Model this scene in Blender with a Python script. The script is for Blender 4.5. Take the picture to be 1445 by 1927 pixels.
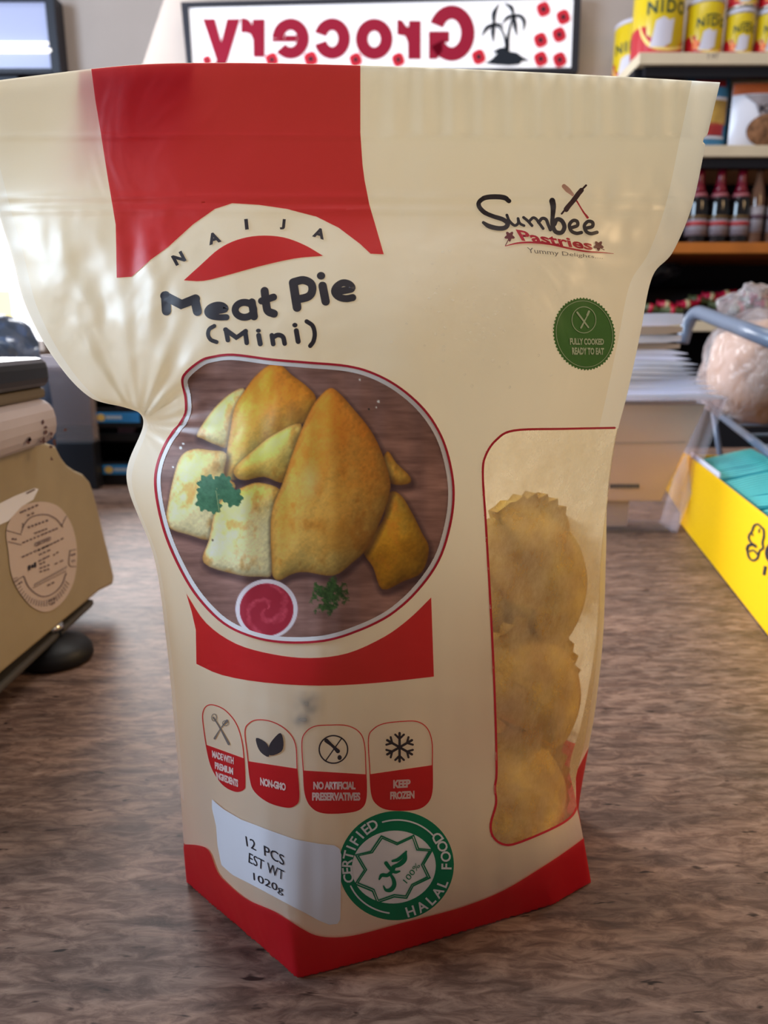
import bpy, bmesh, math, random
import numpy as np
from mathutils import Vector, noise as mnoise
from mathutils.bvhtree import BVHTree
from mathutils.geometry import tessellate_polygon

for o in list(bpy.data.objects):
    bpy.data.objects.remove(o)
random.seed(7)
SC = bpy.context.scene
COL = SC.collection

# ------------------------------------------------------------------ camera
IW, IH = 1445.0, 1927.0
FPX = 1392.0
PITCH = math.radians(13.8)
CAM_H = 0.22
SP, CP = math.sin(PITCH), math.cos(PITCH)
cd = bpy.data.cameras.new('camera')
cam = bpy.data.objects.new('camera', cd)
COL.objects.link(cam)
cam.location = (0, 0, CAM_H)
cam.rotation_euler = (math.pi / 2 - PITCH, 0, 0)
cd.sensor_fit = 'VERTICAL'
cd.sensor_height = 36.0
cd.sensor_width = 27.0
cd.lens = FPX / IH * 36.0
cd.clip_start = 0.01
cd.dof.use_dof = True
cd.dof.focus_distance = 0.25
cd.dof.aperture_fstop = 15.0
SC.camera = cam

# ------------------------------------------------------------------ world and lights
world = bpy.data.worlds.new('shop_interior')
SC.world = world
world.use_nodes = True
world.node_tree.nodes['Background'].inputs[0].default_value = (0.95, 0.90, 0.86, 1)
world.node_tree.nodes['Background'].inputs[1].default_value = 0.23


def area(name, loc, target, sx, sy, power, color):
    ld = bpy.data.lights.new(name, 'AREA')
    ld.shape = 'RECTANGLE'
    ld.size, ld.size_y = sx, sy
    ld.energy = power
    ld.color = color
    o = bpy.data.objects.new(name, ld)
    COL.objects.link(o)
    o.location = loc
    o.rotation_euler = (Vector(target) - Vector(loc)).to_track_quat('-Z', 'Y').to_euler()
    return o


area('window_daylight', (-1.90, 0.42, 0.95), (0.2, 0.42, 0.75), 1.3, 1.1, 88, (0.55, 0.76, 1.0))
area('back_window_daylight', (-1.05, 2.16, 0.75), (0.0, 0.3, 0.28), 1.0, 0.9, 64, (0.95, 0.97, 1.0))
area('ceiling_fill', (0.1, 1.0, 2.25), (0.1, 0.9, 0.0), 1.6, 0.5, 22, (1.0, 0.95, 0.88))  # unseen overhead fill, added to brighten the scene
area('warm_bounce_fill', (1.45, 0.45, 1.05), (0.1, 0.36, 0.08), 0.5, 0.4, 11, (1.0, 0.66, 0.34))  # added warm light imitating bounce off the yellow carton
SC.cycles.adaptive_threshold = 0.025
SC.cycles.max_bounces = 8
SC.cycles.caustics_reflective = False
SC.cycles.caustics_refractive = False
SC.view_settings.view_transform = 'Standard'
SC.view_settings.look = 'None'
SC.view_settings.exposure = -0.12
SC.view_settings.gamma = 1.0
SC.view_settings.use_curve_mapping = False

# ------------------------------------------------------------------ geometry helpers


def ray(px, py):
    x = (px - IW / 2) / FPX
    y = -(py - IH / 2) / FPX
    return Vector((x, CP + y * SP, -SP + y * CP))


def at(px, py, Y):
    d = ray(px, py)
    t = Y / d.y
    return Vector((d.x * t, Y, CAM_H + d.z * t))


def atz(px, py, z):
    d = ray(px, py)
    t = (z - CAM_H) / d.z
    return Vector((d.x * t, d.y * t, z))


def atx(px, py, X):
    d = ray(px, py)
    t = X / d.x
    return Vector((X, d.y * t, CAM_H + d.z * t))


def lin(c):
    out = []
    for v in c[:3]:
        v = v / 255.0
        out.append(v / 12.92 if v <= 0.04045 else ((v + 0.055) / 1.055) ** 2.4)
    return (out[0], out[1], out[2], 1.0)


WL = {}


def link(o, parent=None, wl=(0, 0, 0)):
    COL.objects.link(o)
    WL[o] = Vector(wl)
    if parent is not None:
        o.parent = parent
        o.location = Vector(wl) - WL[parent]
    else:
        o.location = wl
    return o


def tag(o, label=None, cat=None, group=None, kind=None):
    if label:
        o['label'] = label
    if cat:
        o['category'] = cat
    if group:
        o['group'] = group
    if kind:
        o['kind'] = kind
    return o


def empty(name, loc, label, cat, group=None):
    o = bpy.data.objects.new(name, None)
    o.empty_display_size = 0.02
    link(o, None, loc)
    return tag(o, label, cat, group)


def mesh_obj(name, verts, faces, mat, parent=None, smooth=True):
    me = bpy.data.meshes.new(name)
    me.from_pydata([tuple(v) for v in verts], [], faces)
    me.validate()
    if smooth:
        me.polygons.foreach_set('use_smooth', [True] * len(me.polygons))
    me.materials.append(mat)
    me.update()
    return link(bpy.data.objects.new(name, me), parent)


def bm_obj(name, bm, mat, parent=None, smooth=False):
    me = bpy.data.meshes.new(name)
    bm.to_mesh(me)
    bm.free()
    if smooth:
        me.polygons.foreach_set('use_smooth', [True] * len(me.polygons))
    me.materials.append(mat)
    return link(bpy.data.objects.new(name, me), parent)


def hexa(name, pts, mat, parent=None, bevel=0.0, seg=2, smooth=False):
    """8 corner points: bottom loop of 4, then top loop of 4."""
    bm = bmesh.new()
    v = [bm.verts.new(p) for p in pts]
    for f in ((3, 2, 1, 0), (4, 5, 6, 7), (0, 1, 5, 4), (1, 2, 6, 5), (2, 3, 7, 6), (3, 0, 4, 7)):
        bm.faces.new([v[i] for i in f])
    bmesh.ops.recalc_face_normals(bm, faces=bm.faces)
    if bevel > 0:
        bmesh.ops.bevel(bm, geom=list(bm.edges), offset=bevel, segments=seg, profile=0.5, affect='EDGES')
    return bm_obj(name, bm, mat, parent, smooth)


def box(name, lo, hi, mat, parent=None, bevel=0.0, seg=2):
    (x0, y0, z0), (x1, y1, z1) = lo, hi
    return hexa(name, [(x0, y0, z0), (x1, y0, z0), (x1, y1, z0), (x0, y1, z0),
                       (x0, y0, z1), (x1, y0, z1), (x1, y1, z1), (x0, y1, z1)], mat, parent, bevel, seg)


def lathe(name, prof, mat, loc, parent=None, seg=32):
    vs, fs = [], []
    n = len(prof)
    for k in range(seg):
        a = 2 * math.pi * k / seg
        for r, z in prof:
            vs.append((loc[0] + r * math.cos(a), loc[1] + r * math.sin(a), loc[2] + z))
    for k in range(seg):
        k2 = (k + 1) % seg
        for i in range(n - 1):
            fs.append((k * n + i, k2 * n + i, k2 * n + i + 1, k * n + i + 1))
    fs.append([k * n for k in range(seg)][::-1])
    fs.append([k * n + n - 1 for k in range(seg)])
    return mesh_obj(name, vs, fs, mat, parent)


def catmull(pts, sub, closed=False):
    P = [np.array(p, float) for p in pts]
    n = len(P)
    out = []
    rng = n if closed else n - 1
    for i in range(rng):
        if closed:
            p0, p1, p2, p3 = P[i - 1], P[i], P[(i + 1) % n], P[(i + 2) % n]
        else:
            p1, p2 = P[i], P[i + 1]
            p0 = P[i - 1] if i > 0 else 2 * p1 - p2
            p3 = P[i + 2] if i + 2 < n else 2 * p2 - p1
        for s in range(sub):
            t = s / sub
            out.append(0.5 * ((2 * p1) + (-p0 + p2) * t + (2 * p0 - 5 * p1 + 4 * p2 - p3) * t * t
                              + (-p0 + 3 * p1 - 3 * p2 + p3) * t ** 3))
    if not closed:
        out.append(P[-1])
    return out


def tube(name, pts, rad, mat, parent=None, seg=10, closed=False):
    P = [Vector(p) for p in pts]
    n = len(P)
    vs, fs = [], []
    up = Vector((0, 0, 1))
    for i, p in enumerate(P):
        if closed:
            d = (P[(i + 1) % n] - P[i - 1]).normalized()
        else:
            d = (P[min(i + 1, n - 1)] - P[max(i - 1, 0)]).normalized()
        a = d.cross(up)
        if a.length < 0.05:
            a = d.cross(Vector((1, 0, 0)))
        a.normalize()
        b = d.cross(a).normalized()
        r = rad[i] if isinstance(rad, (list, tuple)) else rad
        for k in range(seg):
            t = 2 * math.pi * k / seg
            vs.append(p + a * r * math.cos(t) + b * r * math.sin(t))
    m = n if closed else n - 1
    for i in range(m):
        j = (i + 1) % n
        for k in range(seg):
            k2 = (k + 1) % seg
            fs.append((i * seg + k, i * seg + k2, j * seg + k2, j * seg + k))
    if not closed:
        fs.append([k for k in range(seg)][::-1])
        fs.append([(n - 1) * seg + k for k in range(seg)])
    return mesh_obj(name, vs, fs, mat, parent)


# ------------------------------------------------------------------ flat print shapes (verts, faces) in 2-D


def poly(pts, holes=()):
    loops = [[Vector((p[0], p[1], 0)) for p in pts]] + [[Vector((p[0], p[1], 0)) for p in h] for h in holes]
    vs = [(v.x, v.y) for l in loops for v in l]
    return vs, [tuple(t) for t in tessellate_polygon(loops)]


def ellipse(cx, cy, rx, ry, n=48, rot=0.0):
    c, s = math.cos(rot), math.sin(rot)
    return [(cx + rx * math.cos(a) * c - ry * math.sin(a) * s, cy + rx * math.cos(a) * s + ry * math.sin(a) * c)
            for a in [2 * math.pi * k / n for k in range(n)]]


def stroke(pts, w, smooth=True, closed=False, caps=True, sub=6):
    wid = list(w) if isinstance(w, (list, tuple)) else [w] * len(pts)
    P3 = [(p[0], p[1], wid[i]) for i, p in enumerate(pts)]
    if smooth and len(P3) > 2:
        P3 = catmull(P3, sub, closed)
    P = [np.array(p[:2], float) for p in P3]
    W = [max(1e-5, p[2]) for p in P3]
    n = len(P)
    vs, fs = [], []
    for i in range(n):
        if closed:
            d = P[(i + 1) % n] - P[i - 1]
        else:
            d = P[min(i + 1, n - 1)] - P[max(i - 1, 0)]
        L = np.hypot(*d) or 1.0
        nx, ny = -d[1] / L, d[0] / L
        if not smooth and 0 < i < n - 1:
            d1 = P[i] - P[i - 1]
            d1 = d1 / (np.hypot(*d1) or 1)
            k = 1.0 / max(0.5, abs(nx * -d1[1] + ny * d1[0]))
        else:
            k = 1.0
        h = W[i] / 2 * k
        vs += [(P[i][0] + nx * h, P[i][1] + ny * h), (P[i][0] - nx * h, P[i][1] - ny * h)]
    for i in range(n if closed else n - 1):
        j = (i + 1) % n
        fs.append((2 * i, 2 * i + 1, 2 * j + 1, 2 * j))
    if caps and not closed:
        for i, q in ((0, 1), (n - 1, n - 2)):
            d = P[i] - P[q]
            a0 = math.atan2(d[1], d[0])
            h = W[i] / 2
            base = len(vs)
            for k in range(9):
                a = a0 - math.pi / 2 + math.pi * k / 8
                vs.append((P[i][0] + h * math.cos(a), P[i][1] + h * math.sin(a)))
            fs.append(tuple(range(base, base + 9)))
    return vs, fs


_glyphs = {}


def text_flat(s, bold=0.0, spacing=1.0):
    key = (s, bold, spacing)
    if key in _glyphs:
        return _glyphs[key]
    cu = bpy.data.curves.new('tmp_text', 'FONT')
    cu.body = s
    cu.size = 1.0
    cu.offset = bold
    cu.space_character = spacing
    cu.resolution_u = 3
    cu.fill_mode = 'FRONT'
    ob = bpy.data.objects.new('tmp_text', cu)
    COL.objects.link(ob)
    dg = bpy.context.evaluated_depsgraph_get()
    me = bpy.data.meshes.new_from_object(ob.evaluated_get(dg))
    vs = [(v.co.x, v.co.y) for v in me.vertices]
    fs = [tuple(p.vertices) for p in me.polygons]
    bpy.data.objects.remove(ob)
    bpy.data.curves.remove(cu)
    bpy.data.meshes.remove(me)
    _glyphs[key] = (vs, fs)
    return vs, fs


def text_quad(s, TL, TR, BR, BL, bold=0.0, spacing=1.0):
    vs, fs = text_flat(s, bold, spacing)
    x0, x1 = min(v[0] for v in vs), max(v[0] for v in vs)
    y0, y1 = min(v[1] for v in vs), max(v[1] for v in vs)
    out = []
    for x, y in vs:
        u, v = (x - x0) / (x1 - x0), (y1 - y) / (y1 - y0)
        a = [TL[i] + (TR[i] - TL[i]) * u for i in (0, 1)]
        b = [BL[i] + (BR[i] - BL[i]) * u for i in (0, 1)]
        out.append((a[0] + (b[0] - a[0]) * v, a[1] + (b[1] - a[1]) * v))
    return out, fs


def glyph_at(ch, cx, cy, h, rot, bold=0.0, wide=1.0):
    """one letter centred at cx,cy (image axes, y down), cap height h, rot clockwise on screen"""
    vs, fs = text_flat(ch, bold)
    x0, x1 = min(v[0] for v in vs), max(v[0] for v in vs)
    y0, y1 = min(v[1] for v in vs), max(v[1] for v in vs)
    k = h / (y1 - y0)
    c, s = math.cos(rot), math.sin(rot)
    out = []
    for x, y in vs:
        X, Y = (x - (x0 + x1) / 2) * k * wide, -(y - (y0 + y1) / 2) * k
        out.append((cx + X * c - Y * s, cy + X * s + Y * c))
    return out, fs


def print_mesh(name, shapes, mapper, mat, parent, step=14.0, smooth=True):
    """lays flat 2-D print on a surface: cuts it on a grid and maps each vertex to the surface"""
    bm = bmesh.new()
    for vs, fs in shapes:
        bv = [bm.verts.new((x, y, 0)) for x, y in vs]
        for f in fs:
            try:
                bm.faces.new([bv[i] for i in f])
            except ValueError:
                pass
    if step:
        for ax in (0, 1):
            lo = min(v.co[ax] for v in bm.verts)
            hi = max(v.co[ax] for v in bm.verts)
            k = math.floor(lo / step) + 1
            nrm = (1, 0, 0) if ax == 0 else (0, 1, 0)
            while k * step < hi:
                co = (k * step, 0, 0) if ax == 0 else (0, k * step, 0)
                bmesh.ops.bisect_plane(bm, geom=list(bm.verts) + list(bm.edges) + list(bm.faces), dist=1e-4,
                                       plane_co=co, plane_no=nrm)
                k += 1
    for v in bm.verts:
        v.co = mapper(v.co.x, v.co.y)
    return bm_obj(name, bm, mat, parent, smooth)


# ------------------------------------------------------------------ materials


def mat(name, col, rough=0.5, spec=0.5, metal=0.0, emit=None, emit_s=1.0, trans=0.0, alpha=1.0, var=0.0, vscale=40.0,
        bump=0.0, bscale=60.0):
    m = bpy.data.materials.new(name)
    m.use_nodes = True
    nt = m.node_tree
    b = nt.nodes['Principled BSDF']
    b.inputs['Base Color'].default_value = lin(col)
    b.inputs['Roughness'].default_value = rough
    b.inputs['Specular IOR Level'].default_value = spec
    b.inputs['Metallic'].default_value = metal
    b.inputs['Transmission Weight'].default_value = trans
    b.inputs['Alpha'].default_value = alpha
    if emit:
        b.inputs['Emission Color'].default_value = lin(emit)
        b.inputs['Emission Strength'].default_value = emit_s
    tc = nt.nodes.new('ShaderNodeTexCoord')
    if var > 0:
        nz = nt.nodes.new('ShaderNodeTexNoise')
        nz.inputs['Scale'].default_value = vscale
        nz.inputs['Detail'].default_value = 5
        nt.links.new(tc.outputs['Object'], nz.inputs['Vector'])
        rp = nt.nodes.new('ShaderNodeValToRGB')
        c = lin(col)
        rp.color_ramp.elements[0].position = 0.3
        rp.color_ramp.elements[1].position = 0.7
        rp.color_ramp.elements[0].color = tuple(x * (1 - var) for x in c[:3]) + (1,)
        rp.color_ramp.elements[1].color = tuple(min(1, x * (1 + var)) for x in c[:3]) + (1,)
        nt.links.new(nz.outputs['Fac'], rp.inputs['Fac'])
        nt.links.new(rp.outputs['Color'], b.inputs['Base Color'])
    if bump > 0:
        nz = nt.nodes.new('ShaderNodeTexNoise')
        nz.inputs['Scale'].default_value = bscale
        nz.inputs['Detail'].default_value = 4
        nt.links.new(tc.outputs['Object'], nz.inputs['Vector'])
        bp = nt.nodes.new('ShaderNodeBump')
        bp.inputs['Strength'].default_value = bump
        bp.inputs['Distance'].default_value = 0.01
        nt.links.new(nz.outputs['Fac'], bp.inputs['Height'])
        nt.links.new(bp.outputs['Normal'], b.inputs['Normal'])
    return m


def film_mat(name, col, tcol=None, tfac=0.4, rough=0.42, spec=0.35, clear=0.0, attr=None, bump=0.25):
    """thin matte plastic film: reflects, lets diffuse light through, optionally partly clear"""
    m = bpy.data.materials.new(name)
    m.use_nodes = True
    nt = m.node_tree
    b = nt.nodes['Principled BSDF']
    out = nt.nodes['Material Output']
    b.inputs['Roughness'].default_value = rough
    b.inputs['Specular IOR Level'].default_value = spec
    b.inputs['Base Color'].default_value = lin(col)
    tr = nt.nodes.new('ShaderNodeBsdfTranslucent')
    tr.inputs['Color'].default_value = lin(tcol or col)
    if attr:
        at_ = nt.nodes.new('ShaderNodeAttribute')
        at_.attribute_name = attr
        nt.links.new(at_.outputs['Color'], b.inputs['Base Color'])
        nt.links.new(at_.outputs['Color'], tr.inputs['Color'])
    mx = nt.nodes.new('ShaderNodeMixShader')
    mx.inputs[0].default_value = tfac
    nt.links.new(b.outputs[0], mx.inputs[1])
    nt.links.new(tr.outputs[0], mx.inputs[2])
    last = mx
    if clear > 0:
        tp = nt.nodes.new('ShaderNodeBsdfTransparent')
        tp.inputs['Color'].default_value = lin((250, 246, 236))
        m2 = nt.nodes.new('ShaderNodeMixShader')
        tc = nt.nodes.new('ShaderNodeTexCoord')
        nz = nt.nodes.new('ShaderNodeTexNoise')
        nz.inputs['Scale'].default_value = 70
        nz.inputs['Detail'].default_value = 8
        nz.inputs['Roughness'].default_value = 0.7
        nt.links.new(tc.outputs['Object'], nz.inputs['Vector'])
        mr = nt.nodes.new('ShaderNodeMapRange')
        mr.inputs['From Min'].default_value = 0.35
        mr.inputs['From Max'].default_value = 0.7
        mr.inputs['To Min'].default_value = min(1.0, clear + 0.15)
        mr.inputs['To Max'].default_value = max(0.0, clear - 0.25)
        nt.links.new(nz.outputs['Fac'], mr.inputs['Value'])
        nt.links.new(mr.outputs['Result'], m2.inputs[0])
        nt.links.new(last.outputs[0], m2.inputs[1])
        nt.links.new(tp.outputs[0], m2.inputs[2])
        last = m2
    if bump > 0:
        tc = nt.nodes.new('ShaderNodeTexCoord')
        nz = nt.nodes.new('ShaderNodeTexNoise')
        nz.inputs['Scale'].default_value = 26
        nz.inputs['Detail'].default_value = 3
        nz.inputs['Distortion'].default_value = 0.6
        nt.links.new(tc.outputs['Object'], nz.inputs['Vector'])
        bp = nt.nodes.new('ShaderNodeBump')
        bp.inputs['Strength'].default_value = bump
        bp.inputs['Distance'].default_value = 0.006
        nt.links.new(nz.outputs['Fac'], bp.inputs['Height'])
        nt.links.new(bp.outputs['Normal'], b.inputs['Normal'])
    nt.links.new(last.outputs[0], out.inputs['Surface'])
    return m


def laminate_mat():
    m = bpy.data.materials.new('wood_grain_laminate')
    m.use_nodes = True
    nt = m.node_tree
    b = nt.nodes['Principled BSDF']
    tc = nt.nodes.new('ShaderNodeTexCoord')

    def nz(sc, detail, dist=0.0, rough=0.6):
        mp = nt.nodes.new('ShaderNodeMapping')
        mp.inputs['Scale'].default_value = sc
        nt.links.new(tc.outputs['Object'], mp.inputs['Vector'])
        n = nt.nodes.new('ShaderNodeTexNoise')
        n.inputs['Scale'].default_value = 1.0
        n.inputs['Detail'].default_value = detail
        n.inputs['Roughness'].default_value = rough
        n.inputs['Distortion'].default_value = dist
        nt.links.new(mp.outputs['Vector'], n.inputs['Vector'])
        return n

    def ramp(src, stops):
        r = nt.nodes.new('ShaderNodeValToRGB')
        r.color_ramp.elements[0].position = stops[0][0]
        r.color_ramp.elements[0].color = lin(stops[0][1])
        r.color_ramp.elements[1].position = stops[-1][0]
        r.color_ramp.elements[1].color = lin(stops[-1][1])
        for p, c in stops[1:-1]:
            e = r.color_ramp.elements.new(p)
            e.color = lin(c)
        nt.links.new(src, r.inputs['Fac'])
        return r

    n1 = nz((64, 200, 64), 8, 0.7, 0.68)
    r1 = ramp(n1.outputs['Fac'], [(0.28, (74, 55, 49)), (0.44, (108, 85, 76)), (0.55, (136, 112, 101)),
                                  (0.72, (164, 140, 126))])
    n2 = nz((14, 50, 14), 4, 0.8)
    r2 = ramp(n2.outputs['Fac'], [(0.36, (165, 160, 160)), (0.62, (255, 248, 240))])
    mx = nt.nodes.new('ShaderNodeMix')
    mx.data_type = 'RGBA'
    mx.blend_type = 'MULTIPLY'
    mx.inputs['Factor'].default_value = 0.75
    nt.links.new(r1.outputs['Color'], mx.inputs['A'])
    nt.links.new(r2.outputs['Color'], mx.inputs['B'])
    n3 = nz((80, 260, 80), 2, 0.4)
    r3 = ramp(n3.outputs['Fac'], [(0.27, (95, 80, 78)), (0.34, (255, 255, 255))])
    m2 = nt.nodes.new('ShaderNodeMix')
    m2.data_type = 'RGBA'
    m2.blend_type = 'MULTIPLY'
    m2.inputs['Factor'].default_value = 1.0
    nt.links.new(mx.outputs['Result'], m2.inputs['A'])
    nt.links.new(r3.outputs['Color'], m2.inputs['B'])
    nt.links.new(m2.outputs['Result'], b.inputs['Base Color'])
    b.inputs['Roughness'].default_value = 0.5
    b.inputs['Specular IOR Level'].default_value = 0.35
    bp = nt.nodes.new('ShaderNodeBump')
    bp.inputs['Strength'].default_value = 0.15
    bp.inputs['Distance'].default_value = 0.001
    nt.links.new(n1.outputs['Fac'], bp.inputs['Height'])
    nt.links.new(bp.outputs['Normal'], b.inputs['Normal'])
    return m


def clear_mat(name, col, rough=0.08, body=0.25, bump=0.0, bscale=40, edge=None):
    """clear plastic: mostly see-through with a glossy coat and a little haze"""
    m = bpy.data.materials.new(name)
    m.use_nodes = True
    nt = m.node_tree
    b = nt.nodes['Principled BSDF']
    out = nt.nodes['Material Output']
    b.inputs['Base Color'].default_value = lin(col)
    b.inputs['Roughness'].default_value = rough
    b.inputs['Specular IOR Level'].default_value = 0.8
    tp = nt.nodes.new('ShaderNodeBsdfTransparent')
    tp.inputs['Color'].default_value = lin(tuple(min(255, c + 25) for c in col))
    lw = nt.nodes.new('ShaderNodeLayerWeight')
    lw.inputs['Blend'].default_value = 0.25
    mr = nt.nodes.new('ShaderNodeMapRange')
    mr.inputs['To Min'].default_value = body
    mr.inputs['To Max'].default_value = min(1.0, body + 0.6)
    nt.links.new(lw.outputs['Fresnel'], mr.inputs['Value'])
    mr.inputs['To Max'].default_value = min(1.0, body + (edge if edge else 0.6))
    mx = nt.nodes.new('ShaderNodeMixShader')
    nt.links.new(mr.outputs['Result'], mx.inputs[0])
    nt.links.new(tp.outputs[0], mx.inputs[1])
    nt.links.new(b.outputs[0], mx.inputs[2])
    if bump > 0:
        tc = nt.nodes.new('ShaderNodeTexCoord')
        nz = nt.nodes.new('ShaderNodeTexNoise')
        nz.inputs['Scale'].default_value = bscale
        nz.inputs['Detail'].default_value = 3
        nz.inputs['Distortion'].default_value = 1.0
        nt.links.new(tc.outputs['Object'], nz.inputs['Vector'])
        bp = nt.nodes.new('ShaderNodeBump')
        bp.inputs['Strength'].default_value = bump
        bp.inputs['Distance'].default_value = 0.02
        nt.links.new(nz.outputs['Fac'], bp.inputs['Height'])
        nt.links.new(bp.outputs['Normal'], b.inputs['Normal'])
    nt.links.new(mx.outputs[0], out.inputs['Surface'])
    return m


M = {}
M['laminate'] = laminate_mat()
M['wall'] = mat('painted_wall', (186, 172, 164), 0.8, 0.2, var=0.04, vscale=6)
M['floor'] = mat('floor_vinyl', (120, 112, 104), 0.5, 0.4, var=0.1, vscale=8)
M['ceil'] = mat('ceiling_paint', (215, 210, 204), 0.9, 0.1)
M['black'] = mat('black_plastic', (22, 22, 27), 0.45, 0.4)
M['black_frame'] = mat('black_frame', (38, 38, 48), 0.5, 0.4)
M['panel'] = mat('cabinet_panel', (92, 74, 66), 0.6, 0.3, var=0.1, vscale=12)
M['lit_white'] = mat('backlit_white', (240, 238, 240), 0.4, 0.3, emit=(250, 248, 255), emit_s=0.62)
M['lit_red'] = mat('backlit_red_film', (140, 16, 44), 0.5, 0.2, emit=(176, 36, 66), emit_s=0.22)
M['lit_lav'] = mat('backlit_lavender', (150, 156, 190), 0.3, 0.4, emit=(196, 204, 240), emit_s=0.42)
M['tube'] = mat('tube_reflection', (255, 255, 255), 0.3, 0.4, emit=(255, 252, 250), emit_s=1.6)  # glow colour for a tube's reflection on the light box pane
M['daylight'] = mat('bright_daylight_pane', (255, 255, 255), 0.2, 0.4, emit=(250, 252, 255), emit_s=1.8)
M['sun_strip'] = mat('sunlit_yellow_outside', (255, 236, 160), 0.5, 0.2, emit=(255, 236, 170), emit_s=1.2)
M['dark_silh'] = mat('dark_silhouette', (34, 40, 50), 0.6, 0.2)
M['poppy'] = mat('poppy_red', (196, 40, 56), 0.6, 0.2, emit=(200, 40, 60), emit_s=0.3)
M['film'] = film_mat('cream_film', (235, 227, 212), (246, 236, 212), 0.5, 0.33, 0.5)
M['seal'] = film_mat('cream_film_seal', (236, 233, 228), (250, 246, 234), 0.54, 0.32)
M['film_clear'] = film_mat('frosted_clear_film', (222, 208, 184), (235, 215, 170), 0.5, 0.3, 0.5, clear=0.62)
M['p_red'] = film_mat('print_red', (200, 22, 44), (242, 96, 100), 0.52, 0.4, 0.35)
M['p_red_line'] = film_mat('print_red_line', (196, 40, 60), (200, 40, 60), 0.2, 0.45, 0.3)
M['p_dark'] = film_mat('print_charcoal', (58, 50, 54), (60, 50, 54), 0.1, 0.5, 0.3)
M['p_white'] = film_mat('print_white', (244, 242, 244), (240, 238, 238), 0.15, 0.42, 0.3)
M['p_pale'] = film_mat('print_pale_pink', (236, 208, 200), (236, 208, 200), 0.2, 0.45, 0.3)
M['p_green'] = film_mat('print_leaf_green', (76, 128, 54), (76, 128, 54), 0.15, 0.45, 0.3)
M['p_lgreen'] = film_mat('print_light_green', (206, 222, 186), (206, 222, 186), 0.15, 0.45, 0.3)
M['p_hgreen'] = film_mat('print_emerald', (10, 128, 88), (10, 128, 88), 0.12, 0.45, 0.3)
M['p_brown'] = film_mat('print_dark_brown', (74, 46, 44), (74, 46, 44), 0.1, 0.5, 0.3)
M['p_maroon'] = film_mat('print_maroon', (116, 44, 52), (116, 44, 52), 0.1, 0.5, 0.3)
M['p_pink'] = film_mat('print_wood_pink', (216, 168, 146), (216, 168, 146), 0.2, 0.5, 0.3)
M['p_grey'] = film_mat('print_grey', (120, 112, 108), (120, 112, 108), 0.2, 0.5, 0.3)
M['photo'] = film_mat('print_food_photo', (200, 180, 120), None, 0.22, 0.38, 0.4, attr='ink')
M['sticker'] = mat('white_paper_sticker', (226, 226, 236), 0.6, 0.3)
M['ink'] = mat('black_ink', (44, 40, 48), 0.7, 0.2)
M['drop'] = clear_mat('water_drop', (250, 248, 244), 0.12, 0.05, edge=0.12)
M['pastry'] = mat('baked_pastry', (250, 190, 100), 0.6, 0.3, var=0.4, vscale=60, bump=0.3, bscale=120)

# ------------------------------------------------------------------ the room
WY = 2.32


def st(o):
    o['kind'] = 'structure'
    return o


st(box('wall_back', (-2.05, WY, -0.92), (2.6, WY + 0.1, 2.4), M['wall']))
st(box('floor', (-2.6, -1.5, -0.97), (2.6, WY + 0.1, -0.92), M['floor']))
st(box('ceiling', (-2.6, 0.2, 2.4), (2.6, WY + 0.1, 2.45), M['ceil']))

st(box('wall_left', (-2.05, -1.5, -0.92), (-1.95, WY, 2.4), M['wall']))
w2 = st(box('window_2', (-1.95, -0.25, 0.38), (-1.935, 1.09, 1.52), M['daylight']))
for (y0_, y1_, z0_, z1_) in ((-.29, -.25, .34, 1.56), (1.09, 1.13, .34, 1.56), (-.25, 1.09, .34, .38), (-.25, 1.09, 1.52, 1.56)):
    box('window_frame', (-1.95, y0_, z0_), (-1.90, y1_, z1_), M['black_frame'], w2)

# counter
ct = empty('counter', (0, 0.65, -0.92), 'long shop counter with a mottled brown wood-grain laminate top', 'counter')
box('worktop', (-1.5, -0.12, -0.04), (1.5, 1.42, 0.0), M['laminate'], ct, 0.004)
box('front_panel', (-1.45, -0.06, -0.92), (1.45, -0.03, -0.04), M['panel'], ct)
box('back_panel', (-1.45, 1.34, -0.92), (1.45, 1.37, -0.04), M['panel'], ct)
for sx in (-1, 1):
    box('end_panel', (sx * 1.45 - 0.015, -0.03, -0.92), (sx * 1.45 + 0.015, 1.34, -0.04), M['panel'], ct)

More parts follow.
